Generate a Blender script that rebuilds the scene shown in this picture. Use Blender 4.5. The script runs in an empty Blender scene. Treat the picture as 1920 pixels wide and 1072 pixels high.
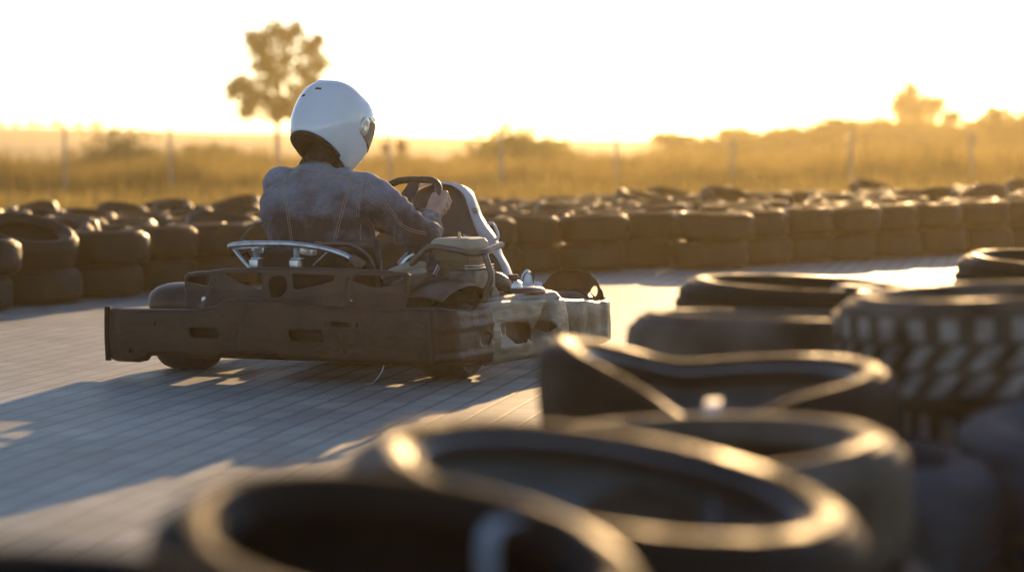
import bpy, bmesh, math, random
from mathutils import Vector, Matrix, noise, Euler
from mathutils.bvhtree import BVHTree
R = math.radians
random.seed(7)
sc = bpy.context.scene
COL = sc.collection

# ------------------------------------------------------------------ camera
SUN_AZ, SUN_EL = R(10.5), R(11.0)      # azimuth to the right of +Y
cd = bpy.data.cameras.new('camera'); cam = bpy.data.objects.new('camera', cd); COL.objects.link(cam)
cd.lens = 85; cd.sensor_width = 36; cd.clip_start = .1; cd.clip_end = 6000
cam.location = (0, 0, .88)
cam.rotation_euler = (Euler((R(90-3.36), 0, 0)).to_matrix() @ Matrix.Rotation(R(-.8), 3, 'Z')).to_euler()
cd.dof.use_dof = True; cd.dof.focus_distance = 9.45; cd.dof.aperture_fstop = 1.9; cd.dof.aperture_blades = 0
sc.camera = cam
# ------------------------------------------------------------------ world, sun, exposure
w = bpy.data.worlds.new('World'); sc.world = w; w.use_nodes = True
nt = w.node_tree; nt.nodes.clear()
sky = nt.nodes.new('ShaderNodeTexSky'); sky.sky_type = 'NISHITA'; sky.sun_disc = False
sky.sun_elevation = SUN_EL; sky.sun_rotation = SUN_AZ; sky.dust_density = .2; sky.air_density = .65; sky.ozone_density = 1.0
bg = nt.nodes.new('ShaderNodeBackground'); bg.inputs['Strength'].default_value = .135
wo = nt.nodes.new('ShaderNodeOutputWorld')
nt.links.new(sky.outputs[0], bg.inputs[0]); nt.links.new(bg.outputs[0], wo.inputs[0])
sd = bpy.data.lights.new('sun', 'SUN'); sun = bpy.data.objects.new('sun', sd); COL.objects.link(sun)
sd.energy = 5; sd.angle = R(.5); sd.color = (1, .62, .27)
dirn = Vector((math.sin(SUN_AZ)*math.cos(SUN_EL), math.cos(SUN_AZ)*math.cos(SUN_EL), math.sin(SUN_EL)))
sun.rotation_euler = dirn.to_track_quat('Z', 'Y').to_euler(); sun.location = (3, 10, 20)
sc.view_settings.view_transform = 'Standard'; sc.view_settings.look = 'None'
sc.view_settings.exposure = .75; sc.view_settings.gamma = 1
sc.cycles.volume_step_rate = 1; sc.cycles.max_bounces = 8; sc.cycles.volume_bounces = 0
sc.cycles.use_denoising = True

# ------------------------------------------------------------------ helpers
def mat(name, col, rough=.6, spec=.5, metal=0, vary=.0, vscale=8, bump=0, bscale=60, col2=None, trans=0, alpha=1, detail=4, coat=0, stretch=None):
    m = bpy.data.materials.new(name); m.use_nodes = True; t = m.node_tree; b = t.nodes['Principled BSDF']
    b.inputs['Roughness'].default_value = rough; b.inputs['Metallic'].default_value = metal
    b.inputs['Specular IOR Level'].default_value = spec; b.inputs['Coat Weight'].default_value = coat
    tc = t.nodes.new('ShaderNodeTexCoord'); src = tc.outputs['Object']
    if stretch:
        mp = t.nodes.new('ShaderNodeMapping'); mp.inputs['Scale'].default_value = stretch; t.links.new(src, mp.inputs[0]); src = mp.outputs[0]
    if vary or col2:
        n = t.nodes.new('ShaderNodeTexNoise'); n.inputs['Scale'].default_value = vscale; n.inputs['Detail'].default_value = detail
        t.links.new(src, n.inputs['Vector'])
        r = t.nodes.new('ShaderNodeValToRGB'); c = Vector(col)
        r.color_ramp.elements[0].position = .35; r.color_ramp.elements[1].position = .66
        a = c*(1-vary); z = Vector(col2) if col2 else c*(1+vary)
        r.color_ramp.elements[0].color = (*a, 1); r.color_ramp.elements[1].color = (*z, 1)
        t.links.new(n.outputs[0], r.inputs[0]); t.links.new(r.outputs[0], b.inputs['Base Color'])
    else: b.inputs['Base Color'].default_value = (*col, 1)
    if bump:
        n2 = t.nodes.new('ShaderNodeTexNoise'); n2.inputs['Scale'].default_value = bscale; n2.inputs['Detail'].default_value = 5
        t.links.new(src, n2.inputs['Vector'])
        bp = t.nodes.new('ShaderNodeBump'); bp.inputs['Strength'].default_value = bump; bp.inputs['Distance'].default_value = .01
        t.links.new(n2.outputs[0], bp.inputs['Height']); t.links.new(bp.outputs[0], b.inputs['Normal'])
    if trans:
        tr = t.nodes.new('ShaderNodeBsdfTranslucent'); mx = t.nodes.new('ShaderNodeMixShader'); mx.inputs[0].default_value = trans
        if vary or col2: t.links.new(r.outputs[0], tr.inputs[0])
        else: tr.inputs[0].default_value = (*col, 1)
        t.links.new(b.outputs[0], mx.inputs[1]); t.links.new(tr.outputs[0], mx.inputs[2])
        t.links.new(mx.outputs[0], t.nodes['Material Output'].inputs['Surface'])
    if alpha < 1: b.inputs['Alpha'].default_value = alpha
    return m

def finish(bm, ang=40):
    bmesh.ops.recalc_face_normals(bm, faces=bm.faces)
    for f in bm.faces: f.smooth = True
    for e in bm.edges:
        if len(e.link_faces) == 2 and e.calc_face_angle(0) > R(ang): e.smooth = False

def obj(name, bm, m, parent=None, fin=True, ang=40):
    if fin: finish(bm, ang)
    me = bpy.data.meshes.new(name); bm.to_mesh(me); bm.free()
    o = bpy.data.objects.new(name, me); COL.objects.link(o)
    if m: me.materials.append(m)
    if parent: o.parent = parent
    return o

def empty(name, loc, rz=0, parent=None):
    o = bpy.data.objects.new(name, None); COL.objects.link(o); o.location = loc; o.rotation_euler = (0, 0, rz)
    o.empty_display_size = .1
    if parent: o.parent = parent
    return o

def tag(o, label=None, cat=None, group=None, kind=None):
    if label: o['label'] = label
    if cat: o['category'] = cat
    if group: o['group'] = group
    if kind: o['kind'] = kind
    return o

def smooth_path(pts, n=6):
    P = [Vector(p) for p in pts]
    if n <= 1 or len(P) < 3: return P
    out = []
    for i in range(len(P)-1):
        p0 = P[max(i-1, 0)]; p1 = P[i]; p2 = P[i+1]; p3 = P[min(i+2, len(P)-1)]
        for k in range(n):
            t = k/n
            out.append(.5*((2*p1)+(p2-p0)*t+(2*p0-5*p1+4*p2-p3)*t*t+(3*p1-p0-3*p2+p3)*t**3))
    out.append(P[-1]); return out

def tube(bm, pts, r, seg=10, n=6, caps=True, closed=False, flat=None):
    """sweep a circle (or an ellipse: flat=(a,b) multipliers) along a smoothed path; r float or list per input point"""
    P = smooth_path(pts, n)
    if closed: P = P[:-1]
    N = len(P)
    if isinstance(r, (list, tuple)):
        rr = [v.x for v in smooth_path([(q, 0, 0) for q in r], n)]
        if n <= 1 or len(pts) < 3: rr = list(r)
    else: rr = [r]*N
    rings = []; up = None
    for i in range(N):
        a = P[(i-1) % N] if (closed or i > 0) else P[i]; b = P[(i+1) % N] if (closed or i < N-1) else P[i]
        t = (b-a).normalized()
        if up is None:
            up = Vector((0, 0, 1)) if abs(t.z) < .9 else Vector((1, 0, 0))
        s = t.cross(up).normalized(); up = s.cross(t).normalized()
        fa, fb = flat if flat else (1, 1)
        rings.append([bm.verts.new(P[i]+(s*math.cos(q)*fa+up*math.sin(q)*fb)*rr[i]) for q in [2*math.pi*k/seg for k in range(seg)]])
    for i in range(N if closed else N-1):
        A = rings[i]; B = rings[(i+1) % N]
        for k in range(seg): bm.faces.new((A[k], A[(k+1) % seg], B[(k+1) % seg], B[k]))
    if caps and not closed:
        bm.faces.new(rings[0][::-1]); bm.faces.new(rings[-1])
    return rings

def box(bm, c, s, bev=0, rot=None, seg=2):
    t = bmesh.new(); bmesh.ops.create_cube(t, size=1)
    for v in t.verts: v.co = Vector((v.co.x*s[0], v.co.y*s[1], v.co.z*s[2]))
    if bev: bmesh.ops.bevel(t, geom=t.edges[:], offset=bev, segments=seg, affect='EDGES', profile=.6)
    M = Matrix.Translation(c) @ (Euler(rot).to_matrix().to_4x4() if rot else Matrix())
    for v in t.verts: v.co = M @ v.co
    me = bpy.data.meshes.new('t'); t.to_mesh(me); t.free(); bm.from_mesh(me); bpy.data.meshes.remove(me)

def lathe(bm, prof, seg=32, axis='Z', c=(0, 0, 0), closed=True, rot=None):
    """prof list of (r, h) swept round the axis"""
    c = Vector(c); rings = []
    Rm = Euler(rot).to_matrix() if rot else None
    for k in range(seg):
        q = 2*math.pi*k/seg; ring = []
        for r, h in prof:
            x, y = r*math.cos(q), r*math.sin(q)
            v = Vector((x, y, h)) if axis == 'Z' else (Vector((h, x, y)) if axis == 'X' else Vector((x, h, y)))
            if Rm: v = Rm @ v
            ring.append(bm.verts.new(c+v))
        rings.append(ring)
    n = len(prof)
    for k in range(seg):
        A = rings[k]; B = rings[(k+1) % seg]
        for j in range(n if closed else n-1):
            if prof[j][0] < 1e-6 and prof[(j+1) % n][0] < 1e-6: continue
            bm.faces.new((A[j], A[(j+1) % n], B[(j+1) % n], B[j]))
    bmesh.ops.remove_doubles(bm, verts=bm.verts, dist=1e-5)

def prism(bm, pts, axis, a, b, bev=0):
    """extrude a closed 2D outline from a to b along an axis"""
    def mk(p, h):
        return {'X': (h, p[0], p[1]), 'Y': (p[0], h, p[1]), 'Z': (p[0], p[1], h)}[axis]
    t = bmesh.new()
    A = [t.verts.new(mk(p, a)) for p in pts]; B = [t.verts.new(mk(p, b)) for p in pts]; n = len(pts)
    t.faces.new(A); t.faces.new(B[::-1])
    for i in range(n): t.faces.new((A[i], B[i], B[(i+1) % n], A[(i+1) % n]))
    if bev: bmesh.ops.bevel(t, geom=t.edges[:], offset=bev, segments=2, affect='EDGES')
    me = bpy.data.meshes.new('t'); t.to_mesh(me); t.free(); bm.from_mesh(me); bpy.data.meshes.remove(me)

def seg_dist(p, a, b):
    d = b-a; t = max(0, min(1, (p-a).dot(d)/max(d.dot(d), 1e-12))); q = a+d*t
    return (p-q).length, q
def inside(p, poly):
    c = False; j = len(poly)-1
    for i in range(len(poly)):
        a, b = poly[i], poly[j]
        if (a[1] > p[1]) != (b[1] > p[1]) and p[0] < (b[0]-a[0])*(p[1]-a[1])/(b[1]-a[1])+a[0]: c = not c
        j = i
    return c
def rounded(poly, r=.006, n=3):
    out = []; N = len(poly)
    for i in range(N):
        p = Vector(poly[i]); a = Vector(poly[i-1]); b = Vector(poly[(i+1) % N])
        da = (a-p); db = (b-p); rr = min(r, da.length/2.1, db.length/2.1)
        A = p+da.normalized()*rr; B = p+db.normalized()*rr
        for k in range(n+1):
            t = k/n; out.append(tuple((1-t)**2*A+2*t*(1-t)*p+t*t*B))
    return out
def interp(tab, s):
    if s <= tab[0][0]: return tab[0][1]
    for (a, b), (c, d) in zip(tab, tab[1:]):
        if s <= c:
            t = (s-a)/(c-a); t = t*t*(3-2*t); return b+(d-b)*t
    return tab[-1][1]

def panel(path, top, bot, holes=(), step=.008, roll=.02, th=.004, disp=None):
    """a moulded plastic panel: path(s)->(x,y,nx,ny) outward; top/bot tables of z over s; holes polygons in (s,z)"""
    s0, s1 = top[0][0], top[-1][0]; ns = int((s1-s0)/step); nz = max(6, int(.22/step))
    H = [[Vector((a, b)) for a, b in h] for h in holes]
    bm = bmesh.new(); V = {}; UV = {}
    for i in range(ns+1):
        s = s0+(s1-s0)*i/ns; zt = interp(top, s); zb = interp(bot, s)
        for j in range(nz+1):
            t = j/nz; p = Vector((s, zb+(zt-zb)*t))
            for h in H:
                best = min((seg_dist(p, h[k-1], h[k]) for k in range(len(h))), key=lambda q: q[0])
                if best[0] < step*.62: p = best[1].copy(); break
            UV[i, j] = p
            x, y, nx, ny = path(p.x)
            d = disp(p.x, p.y, t) if disp else 0
            e = min(p.y-zb, zt-p.y); off = 0
            if e < roll: off = -roll*(1-math.sqrt(max(0, 1-(1-e/roll)**2)))
            V[i, j] = bm.verts.new((x+nx*(d+off), y+ny*(d+off), p.y))
    for i in range(ns):
        for j in range(nz):
            q = [UV[i, j], UV[i+1, j], UV[i+1, j+1], UV[i, j+1]]; c = (q[0]+q[1]+q[2]+q[3])/4
            if any(inside(c, h) for h in H): continue
            try: bm.faces.new((V[i, j], V[i+1, j], V[i+1, j+1], V[i, j+1]))
            except ValueError: pass
    bmesh.ops.remove_doubles(bm, verts=bm.verts, dist=.0006)
    for v in [v for v in bm.verts if not v.link_faces]: bm.verts.remove(v)
    for f in bm.faces: f.smooth = True
    bmesh.ops.recalc_face_normals(bm, faces=bm.faces)
    return bm
def solid(o, th=.004):
    m = o.modifiers.new('th', 'SOLIDIFY'); m.thickness = th; m.offset = 0
    return o

# ------------------------------------------------------------------ materials
M = {}
M['dark_plastic'] = mat('dark_plastic', (.034, .014, .007), .46, .34, vary=.35, vscale=9, bump=.3, bscale=35)  # brown includes the warm tone of lens flare, tinted in
M['mid_plastic'] = mat('mid_plastic', (.060, .030, .018), .42, .38, vary=.3, vscale=7, bump=.25, bscale=30)
M['worn_plastic'] = mat('worn_plastic', (.065, .042, .024), .42, .45, col2=(.20, .155, .095), vscale=4.5, bump=.5, bscale=22, stretch=(1, .5, 2.5))
M['steel'] = mat('steel', (.55, .55, .55), .3, .5, metal=.9, vary=.2, vscale=30)
M['painted_tube'] = mat('painted_tube', (.13, .095, .075), .38, .5, metal=.35, vary=.25, vscale=20)
M['white_plastic'] = mat('white_plastic', (.62, .64, .66), .35, .5, vary=.08, vscale=15)
M['tank'] = mat('tank', (.34, .28, .20), .5, .4, vary=.15, vscale=12, bump=.1)
M['engine'] = mat('engine', (.11, .085, .065), .45, .5, metal=.4, vary=.35, vscale=25, bump=.3, bscale=60)
M['alu'] = mat('alu', (.6, .58, .55), .32, .5, metal=.9, vary=.2, vscale=40)
M['brass'] = mat('brass', (.5, .36, .14), .35, .5, metal=.9)
M['slick'] = mat('slick', (.05, .042, .038), .6, .3, vary=.35, vscale=20, bump=.2, bscale=90)
M['rubber_grip'] = mat('rubber_grip', (.12, .08, .055), .6, .4, vary=.2, vscale=30)
M['wheel_grip'] = mat('wheel_grip', (.055, .043, .037), .5, .4, vary=.2, vscale=50, bump=.15, bscale=120)
M['red_knob'] = mat('red_knob', (.13, .035, .018), .4, .5)
M['fender'] = mat('fender', (.15, .085, .04), .3, .5, vary=.25, vscale=8, trans=.25)
M['seat'] = mat('seat', (.03, .025, .025), .45, .5, vary=.3, vscale=10)
M['chassis'] = mat('chassis', (.02, .014, .012), .5, .4, metal=.5)
M['helmet'] = mat('helmet', (.74, .76, .80), .16, .5, vary=.03, vscale=5, coat=.5)
M['helmet_trim'] = mat('helmet_trim', (.03, .02, .016), .6, .3)
M['visor'] = mat('visor', (.24, .20, .14), .1, .8, vary=.2, vscale=5)
M['helmet_pad'] = mat('helmet_pad', (.05, .025, .018), .9, .1, bump=.3, bscale=120)
M['skin'] = mat('skin', (.50, .30, .22), .5, .4, vary=.1, vscale=30, bump=.12, bscale=90)
M['stitch'] = mat('stitch', (.55, .43, .32), .8, .2)
M['jeans'] = mat('jeans', (.03, .035, .06), .85, .2, vary=.3, vscale=20, bump=.3, bscale=300)
M['bark'] = mat('bark', (.10, .08, .06), .9, .2, vary=.3, vscale=20, bump=.5)
M['leaf'] = mat('leaf', (.17, .17, .04), .6, .3, vary=.4, vscale=1.2, trans=.5)
M['leaf2'] = mat('leaf2', (.24, .19, .06), .6, .3, vary=.3, vscale=.3, trans=.6)  # lighter gold painted in place of flare haze over the slope
M['grass'] = mat('grass', (.10, .075, .02), .7, .2, col2=(.32, .235, .07), vscale=.6, trans=.6)
M['post'] = mat('post', (.24, .23, .22), .8, .3, vary=.15, vscale=12)
M['strap'] = mat('strap', (.42, .43, .45), .65, .3, vary=.2, vscale=40)
M['dirt'] = mat('dirt', (.20, .16, .09), .95, .1, col2=(.34, .26, .15), vscale=.03, detail=8)

def denim():
    m = mat('denim', (.05, .055, .08), .88, .2); t = m.node_tree; b = t.nodes['Principled BSDF']; L = t.links.new
    tc = t.nodes.new('ShaderNodeTexCoord'); sep = t.nodes.new('ShaderNodeSeparateXYZ'); L(tc.outputs['Object'], sep.inputs[0])
    n = t.nodes.new('ShaderNodeTexNoise'); n.inputs['Scale'].default_value = 9; n.inputs['Detail'].default_value = 7; n.inputs['Roughness'].default_value = .65; L(tc.outputs['Object'], n.inputs['Vector'])
    # washed wear across upper back and yoke; flare's warm brown coloured in below
    mr = t.nodes.new('ShaderNodeMapRange'); mr.inputs[1].default_value = .56; mr.inputs[2].default_value = .80; L(sep.outputs['Z'], mr.inputs[0])
    ad = t.nodes.new('ShaderNodeMath'); ad.operation = 'MULTIPLY_ADD'; ad.inputs[1].default_value = 2.2; ad.inputs[2].default_value = -1.10; L(n.outputs[0], ad.inputs[0])
    sm = t.nodes.new('ShaderNodeMath'); sm.operation = 'ADD'; sm.use_clamp = True; L(mr.outputs[0], sm.inputs[0]); L(ad.outputs[0], sm.inputs[1])
    r = t.nodes.new('ShaderNodeValToRGB'); r.color_ramp.elements[0].color = (.042, .027, .030, 1); r.color_ramp.elements[1].color = (.235, .265, .32, 1)
    L(sm.outputs[0], r.inputs[0])
    f = t.nodes.new('ShaderNodeTexNoise'); f.inputs['Scale'].default_value = 260; f.inputs['Detail'].default_value = 3
    mp = t.nodes.new('ShaderNodeMapping'); mp.inputs['Scale'].default_value = (1, 1, .35); L(tc.outputs['Object'], mp.inputs[0]); L(mp.outputs[0], f.inputs['Vector'])
    mx = t.nodes.new('ShaderNodeMix'); mx.data_type = 'RGBA'; mx.blend_type = 'MULTIPLY'; mx.inputs[0].default_value = .55
    cr = t.nodes.new('ShaderNodeValToRGB'); cr.color_ramp.elements[0].color = (.45, .45, .45, 1); cr.color_ramp.elements[1].color = (1.4, 1.4, 1.4, 1)
    cr.color_ramp.elements[0].position = .3; cr.color_ramp.elements[1].position = .7
    L(f.outputs[0], cr.inputs[0]); L(r.outputs[0], mx.inputs[6]); L(cr.outputs[0], mx.inputs[7]); L(mx.outputs[2], b.inputs['Base Color'])
    bp = t.nodes.new('ShaderNodeBump'); bp.inputs['Strength'].default_value = .35; bp.inputs['Distance'].default_value = .003
    L(f.outputs[0], bp.inputs['Height']); L(bp.outputs[0], b.inputs['Normal'])
    b.inputs['Sheen Weight'].default_value = .3
    return m
M['denim'] = denim()

def rubber(name, base, dust, rough=.45, treadbump=True, amt=.5, spec=.26):
    m = mat(name, base, rough, spec); t = m.node_tree; b = t.nodes['Principled BSDF']; L = t.links.new
    tc = t.nodes.new('ShaderNodeTexCoord')
    n = t.nodes.new('ShaderNodeTexNoise'); n.inputs['Scale'].default_value = 7; n.inputs['Detail'].default_value = 8; L(tc.outputs['Object'], n.inputs['Vector'])
    ge = t.nodes.new('ShaderNodeNewGeometry')
    r = t.nodes.new('ShaderNodeValToRGB'); r.color_ramp.elements[0].position = .62-.3*amt; r.color_ramp.elements[1].position = .9-.25*amt
    r.color_ramp.elements[0].color = (*base, 1); r.color_ramp.elements[1].color = (*dust, 1); L(n.outputs[0], r.inputs[0]); L(r.outputs[0], b.inputs['Base Color'])
    rr = t.nodes.new('ShaderNodeMapRange'); rr.inputs[1].default_value = .35; rr.inputs[2].default_value = .65; rr.inputs[3].default_value = rough-.12; rr.inputs[4].default_value = rough+.3; L(n.outputs[0], rr.inputs[0]); L(rr.outputs[0], b.inputs['Roughness'])
    n2 = t.nodes.new('ShaderNodeTexNoise'); n2.inputs['Scale'].default_value = 22; n2.inputs['Detail'].default_value = 6; n2.inputs['Roughness'].default_value = .65; L(tc.outputs['Object'], n2.inputs['Vector'])
    bp = t.nodes.new('ShaderNodeBump'); bp.inputs['Strength'].default_value = .6; bp.inputs['Distance'].default_value = .010
    L(n2.outputs[0], bp.inputs['Height']); L(bp.outputs[0], b.inputs['Normal'])
    return m
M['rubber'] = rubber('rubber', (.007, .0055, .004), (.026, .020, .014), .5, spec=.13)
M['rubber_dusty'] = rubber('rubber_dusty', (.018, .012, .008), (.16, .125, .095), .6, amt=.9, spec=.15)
M['rubber_far'] = rubber('rubber_far', (.014, .008, .004), (.05, .030, .015), .5)  # orange of the lens flare mixed into the black

def paving():
    m = mat('paving', (.25, .25, .25), .6, .5); t = m.node_tree; b = t.nodes['Principled BSDF']; L = t.links.new
    tc = t.nodes.new('ShaderNodeTexCoord'); mp = t.nodes.new('ShaderNodeMapping'); mp.inputs['Rotation'].default_value = (0, 0, R(-78.5)); L(tc.outputs['Object'], mp.inputs[0])
    # slight waviness of the laid rows
    wn = t.nodes.new('ShaderNodeTexNoise'); wn.inputs['Scale'].default_value = .8; L(mp.outputs[0], wn.inputs['Vector'])
    wm = t.nodes.new('ShaderNodeVectorMath'); wm.operation = 'MULTIPLY_ADD'; wm.inputs[1].default_value = (.03, .03, 0); L(wn.outputs['Color'], wm.inputs[0]); L(mp.outputs[0], wm.inputs[2])
    def mth(op, a, b_=None, c=None, clamp=False):
        q = t.nodes.new('ShaderNodeMath'); q.operation = op; q.use_clamp = clamp
        for k_, v in enumerate((a, b_, c)):
            if v is None: continue
            if isinstance(v, (int, float)): q.inputs[k_].default_value = v
            else: L(v, q.inputs[k_])
        return q.outputs[0]
    sp = t.nodes.new('ShaderNodeSeparateXYZ'); L(wm.outputs[0], sp.inputs[0])
    row = mth('DIVIDE', sp.outputs[1], .1); rf = mth('FLOOR', row); odd = mth('MULTIPLY', mth('MODULO', mth('ABSOLUTE', rf), 2.0), .5)
    jit = t.nodes.new('ShaderNodeTexWhiteNoise'); jit.noise_dimensions = '1D'; L(rf, jit.inputs['W'])
    cx = mth('ADD', mth('ADD', mth('DIVIDE', sp.outputs[0], .2), odd), mth('MULTIPLY', jit.outputs[0], .12))
    def joint(v, size, wdt):      # 1 in the joint, 0 on the stone
        f = mth('FRACT', v); d = mth('MULTIPLY', mth('MINIMUM', f, mth('SUBTRACT', 1.0, f)), size)
        q = t.nodes.new('ShaderNodeMapRange'); q.interpolation_type = 'SMOOTHSTEP'; q.inputs[1].default_value = wdt*.35; q.inputs[2].default_value = wdt; q.inputs[3].default_value = 1; q.inputs[4].default_value = 0
        L(d, q.inputs[0]); return q.outputs[0]
    ja = joint(row, .1, .008); jb = joint(cx, .2, .006)
    both = mth('MULTIPLY', ja, jb)
    fac = mth('MAXIMUM', mth('MULTIPLY', ja, .8), mth('MULTIPLY', jb, .75)); fac = mth('ADD', fac, mth('MULTIPLY', both, .25), clamp=True)
    cid = t.nodes.new('ShaderNodeTexWhiteNoise'); cid.noise_dimensions = '2D'; cc = t.nodes.new('ShaderNodeCombineXYZ'); L(mth('FLOOR', cx), cc.inputs[0]); L(rf, cc.inputs[1]); L(cc.outputs[0], cid.inputs['Vector'])
    sr = t.nodes.new('ShaderNodeValToRGB'); sr.color_ramp.elements[0].color = (.215, .235, .215, 1); sr.color_ramp.elements[1].color = (.32, .33, .295, 1); L(cid.outputs['Value'], sr.inputs[0])
    bm_ = t.nodes.new('ShaderNodeMix'); bm_.data_type = 'RGBA'; L(fac, bm_.inputs[0]); L(sr.outputs[0], bm_.inputs[6]); bm_.inputs[7].default_value = (.045, .043, .04, 1)
    n = t.nodes.new('ShaderNodeTexNoise'); n.inputs['Scale'].default_value = 1.3; n.inputs['Detail'].default_value = 9; n.inputs['Roughness'].default_value = .6; L(tc.outputs['Object'], n.inputs['Vector'])
    r = t.nodes.new('ShaderNodeValToRGB'); r.color_ramp.elements[0].position = .3; r.color_ramp.elements[1].position = .7
    r.color_ramp.elements[0].color = (.56, .56, .56, 1); r.color_ramp.elements[1].color = (1.1, 1.1, 1.1, 1); L(n.outputs[0], r.inputs[0])
    mx = t.nodes.new('ShaderNodeMix'); mx.data_type = 'RGBA'; mx.blend_type = 'MULTIPLY'; mx.inputs[0].default_value = 1
    L(bm_.outputs[2], mx.inputs[6]); L(r.outputs[0], mx.inputs[7]); L(mx.outputs[2], b.inputs['Base Color'])
    g = t.nodes.new('ShaderNodeTexNoise'); g.inputs['Scale'].default_value = 220; g.inputs['Detail'].default_value = 2; L(tc.outputs['Object'], g.inputs['Vector'])
    bv = t.nodes.new('ShaderNodeMath'); bv.operation = 'MULTIPLY_ADD'; bv.inputs[1].default_value = -1; L(fac, bv.inputs[0])
    gm = t.nodes.new('ShaderNodeMath'); gm.operation = 'MULTIPLY'; gm.inputs[1].default_value = .3; L(g.outputs[0], gm.inputs[0]); L(gm.outputs[0], bv.inputs[2])
    bp = t.nodes.new('ShaderNodeBump'); bp.inputs['Strength'].default_value = .4; bp.inputs['Distance'].default_value = .003; L(bv.outputs[0], bp.inputs['Height']); L(bp.outputs[0], b.inputs['Normal'])
    return m
M['paving'] = paving()

# ------------------------------------------------------------------ ground
def px_dir(px): return (px-960)/4533.3
def ridge(u):      # height of the far ridge above the flat, by bearing u = x/y
    above = interp([(-.40, 62), (-.21, 42), (-.10, 27), (0, 10), (.09, 0), (.2, 4), (.4, 20)], u)
    return .88+420/4533.3*above
def ground_z(x, y):
    d = math.hypot(x, y)
    if y < 40: return 0.
    u = max(-.4, min(.4, x/max(y, 1))); t = min(1, max(0, (d-60)/360)); t = t*t*(3-2*t)
    z = ridge(u)*t
    if d > 420: z -= (d-420)*.012
    return z+(noise.noise(Vector((x*.01, y*.01, 0)))*.15 if d > 60 else 0)
bm = bmesh.new(); rows = []
dist = [-60, -20, 0, 10, 20, 30, 40, 60, 80, 110, 150, 200, 250, 300, 350, 390, 420, 450, 520, 700]
for d in dist:
    row = []
    for k in range(61):
        u = -1.2+2.4*k/60; x = u*max(d, 60)*1.0
        row.append(bm.verts.new((x, d, ground_z(x, d)-.0)))
    rows.append(row)
for a, b in zip(rows, rows[1:]):
    for k in range(60): bm.faces.new((a[k], a[k+1], b[k+1], b[k]))
tag(obj('ground', bm, M['dirt']), kind='structure')
bm = bmesh.new()
vs = [bm.verts.new(p) for p in ((-16, -6, .004), (16, -6, .004), (16, 25, .004), (-16, 24, .004))]; bm.faces.new(vs)
tag(obj('paving', bm, M['paving']), kind='structure')

# ------------------------------------------------------------------ tyres
def tyre_profile(r, w, bead, n=7, th=.012):
    """closed (radius, height) loop; outer skin then the liner"""
    P = []
    hw = w/2; rs = r-.012
    # lower bead -> lower sidewall -> tread -> upper sidewall -> bead
    out = [(bead, -hw*.66), (bead+.012, -hw*.80), (bead+.018, -hw*.90), (bead+.022, -hw*.86), (bead+(r-bead)*.32, -hw*.93), (bead+(r-bead)*.36, -hw*.975), (bead+(r-bead)*.52, -hw*1.0), (bead+(r-bead)*.62, -hw*.99), (bead+(r-bead)*.65, -hw*.95), (bead+(r-bead)*.78, -hw*.89), (rs-.004, -hw*.80), (r-.004, -hw*.68)]
    P += out
    P += [(r, -hw*.45), (r+.002, 0), (r, hw*.45)]
    P += [(a, -b) for a, b in out[::-1]]
    inn = [(bead+.004, hw*.55), (bead+(r-bead)*.35, hw*.80), (bead+(r-bead)*.62, hw*.82), (r-.035, hw*.66), (r-.022, hw*.2), (r-.022, -hw*.2), (r-.035, -hw*.66), (bead+(r-bead)*.62, -hw*.82), (bead+(r-bead)*.35, -hw*.80), (bead+.004, -hw*.55)]
    return P, inn
def densify(P, n=2):
    q = smooth_path([(a, b, 0) for a, b in P], n); return [(v.x, v.y) for v in q]
def make_tyre_mesh(name, r, w, bead, style, seg=96):
    out, inn = tyre_profile(r, w, bead); hw = w/2
    if style == 'far': prof = out+inn
    else:
        out = densify(out, 3); prof = out+densify(inn, 2)
    bm = bmesh.new()
    # tread rows are rebuilt with real grooves for near tyres
    rings = []
    if style in ('road', 'chunky'):
        zz = []
        ng = 5 if style == 'road' else 3
        lower = [p for p in out if p[1] <= -hw*.74+1e-4]; upper = [p for p in out if p[1] >= hw*.74-1e-4]
        tr = []
        width = 2*hw*.74; gw = .005 if style == 'road' else .009; bw = width/ng
        for g in range(ng):
            a = -hw*.74+g*bw; tr += [(r, a+gw/2), (r, a+bw-gw/2)] if False else [(-1, a+gw*.5), (g, a+gw*.5+.001), (g, a+bw-gw*.5-.001), (-1, a+bw-gw*.5)]
        prof2 = [(p[0], p[1], None) for p in lower]+[(r+.002, z, g) for g, z in tr]+[(p[0], p[1], None) for p in upper]+[(p[0], p[1], None) for p in densify(inn, 2)]
    else: prof2 = [(p[0], p[1], None) for p in prof]
    dep = .008 if style == 'road' else .016
    nb = 36 if style == 'road' else 30           # blocks round the tread
    per = 8; segs = nb*per//(1 if style == 'chunky' else 1)
    if style in ('far', 'slick'): segs = seg
    for k in range(segs):
        q = 2*math.pi*k/segs; ring = []
        for rr, z, g in prof2:
            rad = rr
            if g is not None:
                if g == -1: rad = rr-dep
                else:
                    ph = (k+g*3 if style == 'chunky' else g*2) % per
                    if ph < (3 if style == 'chunky' else 1): rad = rr-dep
            qq = q+(2.4*min(0, z-.03) if style == 'chunky' and g is not None else 0)
            ring.append(bm.verts.new((rad*math.cos(qq), rad*math.sin(qq), z)))
        rings.append(ring)
    n = len(prof2)
    for k in range(segs):
        A = rings[k]; B = rings[(k+1) % segs]
        for j in range(n):
            f = bm.faces.new((A[j], A[(j+1) % n], B[(j+1) % n], B[j]))
            if style == 'chunky' and prof2[j][2] is not None and all(v.co.xy.length > r-.002 for v in f.verts): f.material_index = 1
    finish(bm, 38)
    me = bpy.data.meshes.new(name); bm.to_mesh(me); bm.free(); return me
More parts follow.
